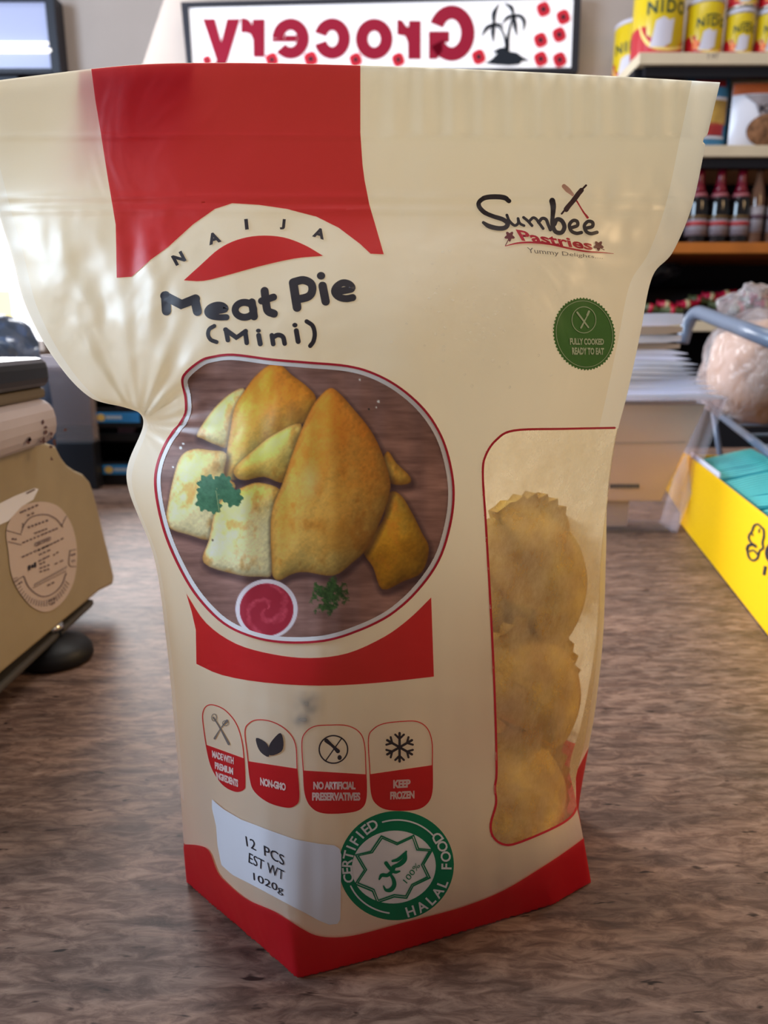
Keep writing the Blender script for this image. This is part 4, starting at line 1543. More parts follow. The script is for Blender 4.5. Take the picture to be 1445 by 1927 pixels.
box('divider', (at(215, 835, YR).x, YR + .02, 0.074), (at(245, 835, YR).x, YR + .03, 0.122), M['plum'], rk)
for (px0, px1, py0, py1, yy) in ((180, 262, 776, 795, YR + .0035), (290, 372, 776, 795, YR + .0035), (195, 277, 875, 892, YR - .0025), (300, 380, 875, 892, YR - .0025)):
    a, b = at(px0, py1, yy), at(px1, py0, yy)
    tg = box('price_tag', (a.x, yy - .0015, a.z), (b.x, yy, b.z), M['tag_blue'], rk)
    hh = b.z - a.z
    yt = yy - .0022
    def tagmap(u, v, yt=yt):
        return Vector((u, yt, v))
    print_mesh('tag_disc', [poly(ellipse(a.x + .009, (a.z + b.z) / 2, .0062, .0052, 16))], tagmap, M['tag_yellow'], tg, 0)
    print_mesh('tag_marks', [poly([(a.x + .017 + k * .0045, a.z + hh * .36), (a.x + .0205 + k * .0045, a.z + hh * .36), (a.x + .0205 + k * .0045, a.z + hh * .68), (a.x + .017 + k * .0045, a.z + hh * .68)]) for k in range(5)], tagmap, M['tag_white'], tg, 0)

# small acrylic holder standing on a black block in front of the rack
x1 = at(178, 826, 1.035).x
za = at(150, 826, 1.035).z
tag(box('black_block', (x1 - .16, 1.03, 0.0), (x1 - .0, 1.055, za - .004), M['black'], None, .002), 'plain black block under the small clear acrylic holder', 'block')
ah = empty('acrylic_holder', (x1 - .06, 1.04, za - .004), 'small clear acrylic holder with grey card beside the scale pan', 'holder')
box('floor_plate', (x1 - .15, 1.032, za - .004), (x1, 1.052, za), M['acrylic'], ah)
box('front_plate', (x1 - .15, 1.032, za), (x1, 1.034, za + .10), M['acrylic'], ah)
box('side_plate', (x1 - .002, 1.034, za), (x1, 1.052, za + .10), M['acrylic'], ah)
box('card', (x1 - .145, 1.038, za + .018), (x1 - .004, 1.048, za + .115), M['greycard'], ah)

# ------------------------------------------------------------------ bin of papers on the right
M['kraft'] = mat('kraft_card', (226, 196, 172), 0.7, 0.2, var=0.05, vscale=14)
M['paper'] = mat('white_paper', (226, 226, 244), 0.7, 0.2)
M['paper_edge'] = mat('tan_paper', (190, 168, 152), 0.7, 0.2)
M['bin'] = clear_mat('clear_bin_plastic', (230, 228, 232), 0.06, 0.05, edge=0.25)
bn = empty('clear_bin', (0.26, 0.82, 0.0), 'clear plastic bin on the counter holding a tan box and papers', 'bin')
B0, B1 = 0.797, 0.845
XL0, XL1, XR0, XR1 = 0.150, 0.135, 0.327, 0.362
ZT = 0.150


def bin_wall(name, p, q, th):
    """quad p (4 corners) extruded by vector th"""
    t = Vector(th)
    pts = [Vector(v) for v in p]
    return hexa(name, pts + [v + t for v in pts], M['bin'], bn)


bin_wall('front_wall', [(XL0, B0, 0), (XR0, B0, 0), (XR1, B0 - .01, ZT), (XL1, B0 - .01, ZT)], None, (0, .0025, 0))
bin_wall('back_wall', [(XL0, B1, 0), (XR0, B1, 0), (XR1, B1 + .01, ZT), (XL1, B1 + .01, ZT)], None, (0, .0025, 0))
bin_wall('side_wall', [(XR0, B0 + .003, 0), (XR0, B1, 0), (XR1, B1 + .01, ZT), (XR1, B0 - .006, ZT)], None, (-.0025, 0, 0))
bin_wall('side_wall', [(XL0, B0 + .003, 0), (XL0, B1, 0), (XL1, B1 + .01, ZT), (XL1, B0 - .006, ZT)], None, (.0025, 0, 0))
box('bottom', (XL0 + .003, B0 + .003, 0.0), (XR0 - .003, B1, 0.003), M['bin'], bn)
tube('rim', [(XL1, B0 - .01, ZT), (XR1, B0 - .01, ZT), (XR1, B1 + .01, ZT), (XL1, B1 + .01, ZT)], .0022, M['bin'], bn, 8, True)
tbx = empty('card_box', (0.24, 0.86, 0.03), 'tan cardboard box sitting inside the clear bin', 'box')
hexa('carton', [(XL0 + .006, B0 + .012, .034), (XR0 - .016, B0 + .012, .034), (XR0 - .016, B1 - .01, .034), (XL0 + .006, B1 - .01, .034),
                (XL0 + .006, B0 + .006, .142), (XR1 - .014, B0 + .006, .142), (XR1 - .014, B1 - .01, .142), (XL0 + .006, B1 - .01, .142)], M['kraft'], tbx, .001)
box('carton_foot', (XL0 + .02, B0 + .018, .003), (XR0 - .05, B1 - .015, .034), M['greycard'], tbx)
yb = B0 + .0085
print_mesh('carton_seam', [stroke([(1150, 834), (1290, 832)], 3.2, caps=False)], lambda a, b: at(a, b, B0 + .0075), M['paper_edge'], tbx, 0)
print_mesh('carton_print', [poly([(1148 + k * 6.2, 911), (1153 + k * 6.2, 911), (1153 + k * 6.2, 919), (1148 + k * 6.2, 919)]) for k in range(9)], lambda a, b: at(a, b, B0 + .0095), M['ink'], tbx, 0)
# the papers: a leaning pile, each sheet bundle its own thing
ORD = ['top', 'second', 'third', 'fourth', 'fifth', 'sixth', 'seventh', 'eighth', 'ninth', 'tenth', 'eleventh', 'twelfth', 'thirteenth', 'lowest']
ys_ = [590, 614, 630, 646, 659, 669, 678, 687, 695, 703, 712, 720, 729, 738, 750]
zacc = [at(1250, y, B0 + .02).z for y in ys_]
rp = random.Random(12)
for i in range(14):
    ztop, zbot = zacc[i], zacc[i + 1]
    t = i / 13.0
    xr = 0.345 + t * .016 + rp.uniform(-.002, .002) - (.018 if i < 4 else 0)
    if i >= 4:
        xr = at(1300 + (i - 4) * 6.3, ys_[i + 1], B0).x + rp.uniform(-.002, .002)
    else:
        xr = at(1291 - i * 1.0, ys_[i + 1], B0).x
    yf = B0 + .012 - t * .014 + rp.uniform(-.002, .002)
    sag = .004 * (1 - t)
    N = 10
    vs, fs = [], []
    for k in range(N + 1):
        s = k / N
        x = 0.15 + (xr - 0.15) * s
        lift = -.010 * (1 - t) * (1 - s) + sag * math.sin(s * math.pi) + .0006 * math.sin(s * 7 + i * .6)
        yy = yf + .003 * math.sin(s * 5 + i)
        lo_, hi_ = zbot + lift + .0002, ztop + lift - .0001
        if k == N:
            lo_, hi_ = zbot + lift + .002, ztop + lift - (.003 if i > 3 else .001)
        vs += [(x, yy, lo_), (x, yy, hi_), (x, B1 - .005, hi_), (x, B1 - .005, lo_)]
    for k in range(N):
        a, b = 4 * k, 4 * k + 4
        for j in range(4):
            fs.append((a + j, b + j, b + (j + 1) % 4, a + (j + 1) % 4))
    fs += [(0, 1, 2, 3), (4 * N + 3, 4 * N + 2, 4 * N + 1, 4 * N)]
    o = mesh_obj('paper_pack', vs, fs, M['paper_edge'] if i in (1, 3) else M['paper'], None, False)
    kind_ = 'tan paper pack' if i in (1, 3) else 'white paper pack'
    tag(o, '%s, %s of the pile standing in the clear bin' % (kind_, ORD[i] if i in (0, 13) else ORD[i] + ' from the top'), 'paper', 'papers piled in the clear bin')

# ------------------------------------------------------------------ yellow carton with teal packets
M['yellow'] = mat('yellow_card', (255, 196, 0), 0.5, 0.3)
M['teal'] = mat('teal_packet', (0, 140, 152), 0.35, 0.4)
M['teal_line'] = mat('teal_packet_line', (110, 226, 222), 0.35, 0.4)
M['rod'] = mat('blue_grey_enamelled_rod', (96, 106, 124), 0.3, 0.5)
M['bread'] = mat('bread_crust', (214, 178, 146), 0.7, 0.2, var=0.12, vscale=18)
M['wrap'] = clear_mat('clear_bread_bag', (216, 210, 212), 0.08, 0.22, 1.0, 26)
F0 = atz(1279, 984, 0.001)       # far end of the front face
F1 = atz(1445, 1196, 0.001)
dirF = (F1 - F0).normalized()
F2 = F0 + dirF * 0.52            # near end, outside the picture
nrmF = Vector((-dirF.y, dirF.x, 0))
if nrmF.x > 0:
    nrmF = -nrmF
inw = -nrmF
UP = Vector((0, 0, 1))
HB = 0.082
WB = 0.075
yb_ = empty('yellow_carton', (F0 + F2) / 2 * 1.0, 'bright yellow open display carton with a printed chef hat', 'carton')


def slab(name, a, b, z0, z1, th, m, parent, bevel=.0006, lean=0.0):
    a, b, th = Vector(a), Vector(b), Vector(th)
    a.z = b.z = 0
    l = nrmF * lean
    return hexa(name, [a + UP * z0, b + UP * z0, b + th + UP * z0, a + th + UP * z0, a + l + UP * z1, b + l + UP * z1, b + th + l + UP * z1, a + th + l + UP * z1], m, parent, bevel)


fw = slab('front_wall', F0, F2, 0.001, HB, inw * .002, M['yellow'], yb_)
slab('back_wall', F0 + inw * WB, F2 + inw * WB, 0.001, HB, inw * .002, M['yellow'], yb_)
slab('end_wall', F0 + dirF * 0.0 + inw * .002, F0 + inw * WB, 0.001, HB, dirF * .002, M['yellow'], yb_)
slab('end_wall', F2 - dirF * .002 + inw * .002, F2 - dirF * .002 + inw * WB, 0.001, HB, dirF * .002, M['yellow'], yb_)
slab('carton_bottom', F0 + inw * .002 + dirF * .002, F2 + inw * .002 - dirF * .002, 0.001, .003, inw * (WB - .002), M['yellow'], yb_, 0)
# folded corner flap seen behind the far corner
e0 = F0 - dirF * .0012
hexa('corner_flap', [e0 + UP * .012, e0 + nrmF * .022 - dirF * .022 + UP * .045, e0 + nrmF * .021 - dirF * .023 + UP * .046, e0 - dirF * .0012 + UP * .012,
                     e0 + UP * HB, e0 + nrmF * .004 - dirF * .006 + UP * HB, e0 + nrmF * .003 - dirF * .007 + UP * HB, e0 - dirF * .0012 + UP * HB], M['yellow'], yb_)


def on_plane(p0, n):
    def f(px, py):
        d = ray(px, py)
        t = (Vector(p0) - CAMP).dot(n) / d.dot(n)
        return CAMP + d * t
    return f


onF = on_plane(F0 + nrmF * .0006, nrmF)


def y6(pts):
    return cr(pts, 1240, 760, .2440)


hat = [stroke(y6([(735, 1090), (700, 1060), (690, 1020), (715, 980), (730, 940), (760, 928), (785, 950), (803, 970), (806, 1020), (795, 1070), (800, 1110), (775, 1130)]), 3.6),
       stroke(y6([(676, 1120), (690, 1090), (730, 1088), (742, 1100)]), 5.0), stroke(y6([(676, 1120), (690, 1180), (720, 1207), (755, 1190), (770, 1140)]), 3.6), stroke(y6([(695, 1135), (730, 1130), (755, 1160)]), 3.0),
       stroke(y6([(772, 965), (768, 990)]), 2.4), stroke(y6([(715, 1000), (722, 1015)]), 2.4)]
print_mesh('chef_hat_print', hat, onF, M['ink'], fw, 0)
print_mesh('carton_lettering', [stroke(y6(ellipse(900, 1150, 72, 80, 24)), 6.2, True, True), stroke(y6([(818, 1250), (806, 1320)]), 5.0, caps=False), stroke(y6([(852, 1345), (866, 1270), (905, 1375), (920, 1295)]), 5.0, False, caps=False)], onF, M['ink'], fw, 0)
pr = F0 - F0
for k in range(4):
    a = F0 + dirF * (0.006 + k * 0.122) + inw * .008
    a.z = 0.0
    b = a + dirF * 0.116
    tpk = empty('teal_packet', (a + b) / 2, '%s teal wavy-striped packet standing in the yellow carton' % ['farthest', 'second farthest', 'third farthest', 'nearest'][k], 'packet', 'teal packets in the yellow carton')
    zf, zk, DW = HB - .006, HB + .010, .060
    hexa('wrapper', [a + UP * .004, b + UP * .004, b + inw * DW + UP * .004, a + inw * DW + UP * .004,
                     a + UP * zf, b + UP * zf, b + inw * DW + UP * zk, a + inw * DW + UP * zk], M['teal'], tpk, .002)
    lines = []
    for j in range(13):
        s0 = .005 + j * .0086
        pts = []
        for q in range(9):
            v_ = .003 + (DW - .006) * q / 8
            w = .0022 * math.sin(q * .8 + j * .35 + k) + (.006 * math.sin(q * .45) if j > 8 else 0)
            pts.append((min(.112, max(.004, s0 + w)), v_))
        lines.append(stroke(pts, .0040, True, False, False, 3))

    def mapl(u, v, a=a, zf=zf, zk=zk, DW=DW):
        p = a + dirF * u + inw * v
        p.z = zf + (zk - zf) * v / DW + .0005
        return p
    print_mesh('wave_stripe', lines, mapl, M['teal_line'], tpk, 0)
slab('white_liner', F0 + inw * .004 + dirF * .004, F0 + inw * .004 + dirF * .135, .004, HB + .0035, inw * .0012, M['paper'], yb_, 0)

# wire rack with bagged bread
rkt = empty('wire_rack', (0.55, 0.85, 0.0), 'blue-grey metal wire rack behind the yellow carton holding bread', 'rack')
TA, TB = at(1312, 586, 1.0), at(1475, 648, 0.70)
LA, LB = at(1342, 771, 1.0), at(1462, 864, 0.70)
base = at(1285, 640, 1.0)


def arcpts(p, c, q, n=6):
    p, c, q = Vector(p), Vector(c), Vector(q)
    return [(p * (1 - t) ** 2 + c * 2 * t * (1 - t) + q * t * t) for t in [k / n for k in range(n + 1)]]


c0 = TA + (TA - TB).normalized() * .015
loop = arcpts(TA + Vector((-.012, .010, -.040)), c0 + Vector((-.004, .004, .002)), TA + (TB - TA) * .06) + [TA + (TB - TA) * t for t in (.3, .6, 1.0)]
tube('top_rail', loop, .0085, M['rod'], rkt, 12)
tube('bottom_rail', [LA, LA + (LB - LA) * .5, LB], .0045, M['rod'], rkt, 10)
OFF = Vector((.24, .03, 0))
tube('top_rail', [TA + OFF, TB + OFF], .0085, M['rod'], rkt, 12)
tube('bottom_rail', [LA + OFF, LB + OFF], .0045, M['rod'], rkt, 10)
for k in range(6):
    p = LA + (LB - LA) * (k / 5)
    tube('cross_wire', [p, p + OFF], .002, M['rod'], rkt, 6)
for p in (LA + OFF, LB + OFF, LA):
    tp2 = TA if p is LA else (TA + OFF if p.y > .9 else TB + OFF)
    tube('rack_leg', ([] if p is LA else [tp2]) + [p, Vector((p.x + .03, p.y, 0.0))], .004, M['rod'], rkt, 8)

for k, (px, py, Y, rx_, ry_, rz_, lab) in enumerate(((1440, 700, .93, .058, .085, .062, 'bagged tan bread loaf resting on the wire rack, lower'), (1520, 640, 1.13, .06, .06, .05, 'bagged tan bread loaf at the back of the wire rack'))):
    c = at(px, py, Y)
    bl_ = empty('bread_loaf', (c.x, c.y, c.z - rz_), lab, 'bread')
    crumple('loaf', c, (rx_, ry_, rz_), M['bread'], bl_, 5 + k, .07, 4, True, .8)
    crumple('clear_bag', (c.x, c.y, c.z + .003), (rx_ * 1.12, ry_ * 1.12, rz_ * 1.12), M['wrap'], bl_, 9 + k, .12, 4, True, .8)
cw = at(1425, 590, .96)
tag(crumple('plastic_bag', cw, (.045, .03, .035), M['wrap'], None, 21, .3, 4), 'loose clear plastic bag top glinting above the bread', 'plastic bag')

# ------------------------------------------------------------------ back shelves on the right
M['board'] = mat('cream_shelf_board', (206, 190, 164), 0.6, 0.3, var=0.06, vscale=12)
M['board_wood'] = mat('orange_wood_board', (170, 98, 36), 0.5, 0.35, var=0.12, vscale=14)
M['shelf_dark'] = mat('dark_shelf_back', (26, 26, 32), 0.7, 0.2)
YS = 1.95
sh = empty('shelving_unit', (1.1, 2.13, -0.92), 'tall wall shelving unit full of groceries on the right', 'shelf')
z1 = at(1320, 98, YS).z
z2 = at(1380, 273, YS).z
z3 = at(1380, 456, YS).z
z4 = at(1320, 604, YS).z
XSL = at(1203, 104, YS).x
TH = .026
for z, mm, nm in ((z1, M['board'], 'shelf_board'), (z2, M['board'], 'shelf_board'), (z3, M['board_wood'], 'shelf_board'), (z4, M['board'], 'shelf_board')):
    box(nm, (XSL, YS, z - TH), (1.7, WY - .004, z), mm, sh, .002)
box('back_board', (XSL, WY - .02, -.92), (1.7, WY - .004, z1 - TH), M['shelf_dark'], sh)  # back coloured near-black to stand in for shade under the shelves
box('end_board', (XSL, YS + .03, -.92), (XSL + .02, WY - .02, z1 - TH), M['shelf_dark'], sh)
box('end_board', (1.68, YS + .03, -.92), (1.70, WY - .02, z1 - TH), M['shelf_dark'], sh)
for z in (z1, z2):
    box('under_rail', (XSL + .02, YS + .012, z - TH - .022), (1.68, YS + .04, z - TH), M['shelf_dark'], sh)
box('kick_board', (XSL + .02, YS + .05, -.92), (1.68, YS + .07, z4 - .15), M['shelf_dark'], sh)
print_mesh('price_marks', [text_quad('7.97', (1330, 101), (1352, 100), (1352, 110), (1330, 111), 0)], lambda a, b: at(a, b, YS - .0006), M['stk_ink'], sh, 0)
for a, b in ((1270, 1300), (1420, 1450)):
    pass

# milk powder tins
M['tin_yellow'] = mat('tin_yellow', (204, 176, 20), 0.3, 0.5)
M['tin_red'] = mat('tin_red', (176, 18, 34), 0.3, 0.5)
M['tin_white'] = mat('tin_white', (196, 192, 206), 0.35, 0.5)
M['tin_cream'] = mat('tin_cream_curve', (232, 200, 110), 0.35, 0.5)
M['tin_green'] = mat('tin_dark_green', (36, 62, 44), 0.4, 0.4)
M['tin_orange'] = mat('tin_orange', (226, 110, 36), 0.35, 0.5)
M['tin_metal'] = mat('tin_metal', (196, 190, 180), 0.3, 0.5, metal=.8)


def tin(cx_, cy_, z, r, h, label, grp, turn=0.0):
    e = empty('milk_powder_tin', (cx_, cy_, z), label, 'tin', grp)
    body = lathe('can_body', [(0, 0), (r * .97, 0), (r, .003), (r, h - .006), (r * .97, h - .003)], M['tin_yellow'], (cx_, cy_, z), e, 40)
    lathe('lid', [(0, h - .003), (r * 1.01, h - .003), (r * 1.02, h + .004), (r * .96, h + .008), (r * .6, h + .007)], M['tin_white'], (cx_, cy_, z), e, 40)
    lathe('rim', [(r * .99, 0.0), (r * 1.025, .0005), (r * 1.025, .004), (r * .99, .005)], M['tin_metal'], (cx_, cy_, z), e, 40)

    def mp(off):
        def f(u, v):       # u, v: -1..1 round the front half, 0..1 up
            a = -math.pi / 2 + (u * 1.35) + turn
            return Vector((cx_ + (r + off) * math.cos(a), cy_ + (r + off) * math.sin(a), z + v * h * .77))
        return f
    red = [(-1.6, .02)] + [(u, .02) for u in np.linspace(-1.5, 1.5, 20)] + [(1.6, .02), (1.6, .36)] + [(u, .36 - .23 * math.cos(min(1, abs(u - .15) / .75) * math.pi / 2)) for u in np.linspace(1.5, -.62, 18)] + [(-.64, .5), (-.9, .52), (-1.6, .46)]
    print_mesh('red_label_area', [poly(red)], mp(.0004), M['tin_red'], e, .09)
    print_mesh('cream_curve', [stroke([(-.86, .52), (-.72, .34), (-.45, .16), (0, .09), (.5, .15), (1.0, .3)], [.05, .07, .07, .06, .05, .03])], mp(.0007), M['tin_cream'], e, .09)
    print_mesh('mug_picture', [poly([(-.5, .14), (-.1, .12), (.12, .2), (.16, .5), (.18, .6), (.02, .56), (-.15, .62), (-.36, .56), (-.42, .35)])], mp(.0009), M['tin_white'], e, .09)
    if r < .055:
        print_mesh('orange_spot', [poly([(-.78, .2), (-.56, .16), (-.46, .36), (-.74, .42)])], mp(.0008), M['tin_orange'], e, .09)
    print_mesh('tin_lettering', [text_quad('NIDO', (-.64, .90), (.60, .90), (.60, .68), (-.64, .68), .026, 1.22)], mp(.001), M['tin_green'], e, .09)
    if r < .06:
        print_mesh('tin_crest', [stroke([(-.3, .93), (0, .955), (.3, .93)], .035)], mp(.001), M['tin_green'], e, .09)
    return e


def tin_at(px0, px1, Y, h, label, z=None, turn=.1):
    a, b = at(px0, 97, Y), at(px1, 97, Y)
    r = (b.x - a.x) / 2
    return tin((a.x + b.x) / 2, Y + r, z1 if z is None else z, r, h, label, 'milk powder tins on the top shelf', turn)


tin_at(1202, 1296, 1.965, .168, 'largest yellow and red milk powder tin on the top shelf')
tin_at(1300, 1368, 1.97, .118, 'middle-sized yellow and red milk powder tin beside the largest one')
tin_at(1372, 1424, 1.97, .094, 'small yellow tin next to the middle-sized tin, lower of two')
tin_at(1372, 1424, 1.97, .094, 'small yellow tin stacked on another, next to the middle-sized tin', z1 + .1035)
tin_at(1429, 1481, 1.97, .094, 'small yellow tin at the right picture edge, lower of two')
tin_at(1429, 1481, 1.97, .094, 'small yellow tin at the right picture edge, stacked on another', z1 + .1035)
q = at(1196, 130, 2.2)
tin(q.x + .012, 2.235, z1, .062, .15, 'yellow and red milk powder tin at the back corner by the wall', 'milk powder tins on the top shelf', -.5)

# snack packs on the second shelf
M['pk_blue'] = mat('pack_blue', (70, 132, 176), 0.4, 0.4, var=.1, vscale=20)
M['pk_red'] = mat('pack_red', (160, 44, 48), 0.4, 0.4, var=.15, vscale=40)
M['pk_gold'] = mat('pack_gold', (176, 140, 66), 0.4, 0.4, var=.2, vscale=40)
M['pk_orange'] = mat('pack_orange_brown', (176, 88, 48), 0.4, 0.4, var=.1, vscale=30)
M['pk_white'] = mat('pack_white', (222, 222, 234), 0.25, 0.5)
M['pk_grey'] = mat('pack_grey_print', (140, 132, 138), 0.4, 0.4, var=.15, vscale=40)
M['nuts'] = mat('nut_picture', (130, 92, 66), 0.5, 0.3, var=.6, vscale=70)
M['lt_blue'] = mat('pack_light_blue', (110, 160, 200), 0.4, 0.4)


def pillow(name, x0, x1, y, z0, z1_, depth, m, parent, lean=0.0):
    NX, NZ = 14, 18
    vs, fs = [], []
    for s in (-1, 1):
        for j in range(NZ + 1):
            for i in range(NX + 1):
                u, v = i / NX, j / NZ
                b = (math.sin(math.pi * u) ** .6) * (math.sin(math.pi * min(1, max(0, v * .96 + .02))) ** .5)
                wob = .0012 * mnoise.noise(Vector((u * 9, v * 9, s * 3 + x0 * 40)))
                vs.append((x0 + (x1 - x0) * u, y + depth / 2 + s * (depth / 2 * b + wob * b) + lean * v, z0 + (z1_ - z0) * v))
    n = (NX + 1) * (NZ + 1)
    for s in (0, 1):
        for j in range(NZ):
            for i in range(NX):
                a = s * n + j * (NX + 1) + i
                f = (a, a + 1, a + NX + 2, a + NX + 1)
                fs.append(f if s == 0 else f[::-1])
    return mesh_obj(name, vs, fs, m, parent)


def pack_map(x0, x1, y, z0, z1_, depth, off, lean=0.0):
    def f(u, v):
        b = (max(0, math.sin(math.pi * min(1, max(0, u)))) ** .6) * (math.sin(math.pi * min(1, max(0, v * .96 + .02))) ** .5)
        return Vector((x0 + (x1 - x0) * u, y + depth / 2 - depth / 2 * b - off - .0012 * b + lean * v, z0 + (z1_ - z0) * v))
    return f


def rect(a, b, c, d):
    return poly([(a, b), (c, b), (c, d), (a, d)])


# blue snack pack
xa, xb = at(1290, 270, 2.0).x, at(1372, 270, 2.0).x
za2, zb2 = z2, at(1330, 137, 2.0).z
e = empty('snack_pack', ((xa + xb) / 2, 2.02, z2), 'blue snack pack with red and gold picture on the second shelf', 'snack pack')
pillow('pouch_body', xa, xb, 2.0, za2 + .001, zb2, .05, M['pk_blue'], e)
f = pack_map(xa, xb, 2.0, za2, zb2, .05, .0012)
print_mesh('pack_picture', [rect(.1, .34, .9, .66)], f, M['pk_gold'], e, .08)
print_mesh('pack_red_band', [rect(.15, .84, .85, .97), rect(.3, .2, .85, .36)], f, M['pk_red'], e, .08)
print_mesh('pack_white_band', [rect(.1, .66, .9, .70), rect(.2, .16, .9, .19)], f, M['pk_white'], e, .08)
# second dark pack further left, mostly hidden
xa, xb = at(1205, 270, 2.02).x, at(1275, 270, 2.02).x
e = empty('snack_pack', ((xa + xb) / 2, 2.04, z2), 'dark red snack pack standing left of the blue snack pack', 'snack pack')
pillow('pouch_body', xa, xb, 2.02, z2 + .001, at(1240, 141, 2.02).z, .05, M['pk_red'], e)
print_mesh('pack_picture', [rect(.15, .3, .85, .7)], pack_map(xa, xb, 2.02, z2, at(1240, 141, 2.02).z, .05, .0012), M['pk_gold'], e, .08)
# white nut bag
xa, xb = at(1378, 270, 1.975).x, at(1492, 270, 1.975).x
zt2 = at(1400, 116, 1.975).z
zt2 = min(zt2, z1 - TH - .026)
e = empty('nut_bag', ((xa + xb) / 2, 2.0, z2), 'glossy white bag with an orange top and a nut picture', 'snack bag')
pillow('bag_body', xa, xb, 1.975, z2 + .001, zt2, .055, M['pk_white'], e)
f = pack_map(xa, xb, 1.975, z2, zt2, .055, .0012)
print_mesh('orange_top_band', [rect(.0, .82, 1.0, .995)], f, M['pk_orange'], e, .08)
print_mesh('grey_print', [poly([(.15, .80), (1, .80), (1, .45), (.5, .42), (.38, .5), (.32, .66)])], f, M['pk_grey'], e, .08)
print_mesh('nut_picture', [poly(ellipse(.58, .27, .36, .24, 24))], pack_map(xa, xb, 1.975, z2, zt2, .055, .0022), M['nuts'], e, .08)
print_mesh('bag_lettering', [text_quad('KETO', (.38, .64), (.95, .64), (.95, .52), (.38, .52), .02)], pack_map(xa, xb, 1.975, z2, zt2, .055, .003), M['ink'], e, .08)

# bottles on the third shelf
M['bt_black'] = mat('dark_bottle_glass', (16, 12, 16), 0.08, 0.6)
M['bt_foil'] = mat('red_foil', (112, 8, 34), 0.25, 0.5)
M['bt_cap'] = mat('bright_red_cap', (226, 50, 70), 0.3, 0.5)
M['bt_label'] = mat('bottle_label', (132, 122, 130), 0.5, 0.3)
M['bt_neck'] = mat('bottle_neck_label', (150, 84, 92), 0.4, 0.4)
M['bt_gold'] = mat('gold_cap', (206, 150, 40), 0.3, 0.5)
M['bt_amber'] = mat('amber_bottle', (96, 66, 50), 0.1, 0.6)
M['bt_gtext'] = mat('gold_band', (96, 72, 40), 0.4, 0.4)


def strip(name, loc, r0, r1, z0, z1_, m, parent):
    return lathe(name, [(r0, z0), (r1, z1_)], m, loc, parent, 28)


def bottle_red(px, label):
    c = at(px, 449, YS + .045)
    p = (c.x, YS + .045, z3)
    e = empty('sparkling_bottle', p, label, 'bottle', 'red-topped bottles on the third shelf')
    h = at(px, 306, YS + .045).z - z3
    r = .0255
    lathe('glass', [(0, 0), (r * .95, 0), (r, .004), (r, h * .50), (r * .94, h * .555), (r * .72, h * .62), (r * .45, h * .70), (r * .36, h * .8), (r * .36, h * .97)], M['bt_black'], p, e, 32)
    fo = lathe('foil', [(r * .73, h * .625), (r * .48, h * .70), (r * .40, h * .82), (r * .42, h * .96)], M['bt_foil'], p, e, 32)
    lathe('foil_cap', [(r * .44, h * .95), (r * .46, h * .97), (r * .42, h), (0.0005, h + .001)], M['bt_cap'], p, fo, 24)
    strip('neck_label', p, r * .90, r * .745, h * .575, h * .622, M['bt_neck'], e)
    lb = strip('front_label', p, r + .0006, r + .0006, h * .10, h * .30, M['bt_label'], e)
    strip('label_red_band', p, r + .0009, r + .0009, h * .22, h * .27, M['pk_red'], lb)
    strip('gold_band', p, r + .0007, r + .0007, h * .31, h * .345, M['bt_gtext'], e)
    return e


for px, lab in ((1266, 'red-topped dark bottle hidden farthest left behind the pouch edge'), (1307, 'red-topped dark bottle half hidden by the pouch edge'), (1346, 'red-topped dark bottle in the middle of the row'), (1385, 'red-topped dark bottle next to the gold-capped bottle')):
    if px > 1280:
        bottle_red(px, lab)
for px, lab in ((1417, 'slim amber bottle with a gold cap'), (1450, 'slim amber bottle cut by the right picture edge')):
    c = at(px, 449, YS + .04)
    p = (c.x, YS + .04, z3)
    e = empty('amber_bottle', p, lab, 'bottle', 'amber bottles on the third shelf')
    h = at(px, 305, YS + .04).z - z3
    r = .0175
    lathe('glass', [(0, 0), (r * .95, 0), (r, .003), (r, h * .55), (r * .8, h * .66), (r * .5, h * .78), (r * .42, h * .93)], M['bt_amber'], p, e, 28)
    lathe('cap', [(r * .5, h * .92), (r * .54, h * .93), (r * .54, h * .99), (r * .45, h), (.0005, h)], M['bt_gold'], p, e, 24)
    lb = strip('front_label', p, r + .0005, r + .0005, h * .14, h * .46, M['pk_grey'], e)
    strip('label_band', p, r + .0008, r + .0008, h * .3, h * .36, M['plum'], lb)

# sweets on the fourth shelf
M['sw_red'] = mat('sweet_red_wrapper', (196, 20, 62), 0.25, 0.5)
M['sw_green'] = mat('sweet_olive_wrapper', (84, 92, 56), 0.35, 0.5)
M['sw_pale'] = mat('sweet_pale_band', (214, 196, 150), 0.35, 0.4)
M['grey_bag'] = clear_mat('grey_plastic', (70, 70, 82), 0.15, 0.6, .6, 20)
rs = random.Random(31)
spots = [(1222, 596, 2.0, 1), (1252, 588, 2.02, 0), (1262, 600, 1.985, 1), (1290, 590, 2.03, 0), (1312, 575, 2.06, 1), (1338, 556, 2.08, 0), (1352, 580, 2.02, 1), (1368, 536, 2.10, 0), (1380, 566, 2.04, 0), (1392, 586, 2.0, 1),
         (1404, 540, 2.1, 0), (1412, 562, 2.05, 1), (1428, 544, 2.08, 0), (1440, 570, 2.03, 0)]
wl = ['left end', 'second', 'third', 'fourth', 'fifth', 'sixth', 'seventh', 'eighth', 'ninth', 'tenth', 'eleventh', 'twelfth', 'thirteenth', 'right end']
zt_ = at(1320, 560, 1.99).z
tray = empty('sweets_tray', (.9, 2.07, z4), 'dark tray heaped with wrapped sweets on the lowest visible shelf', 'tray')
x0_, x1_ = XSL + .03, 1.2
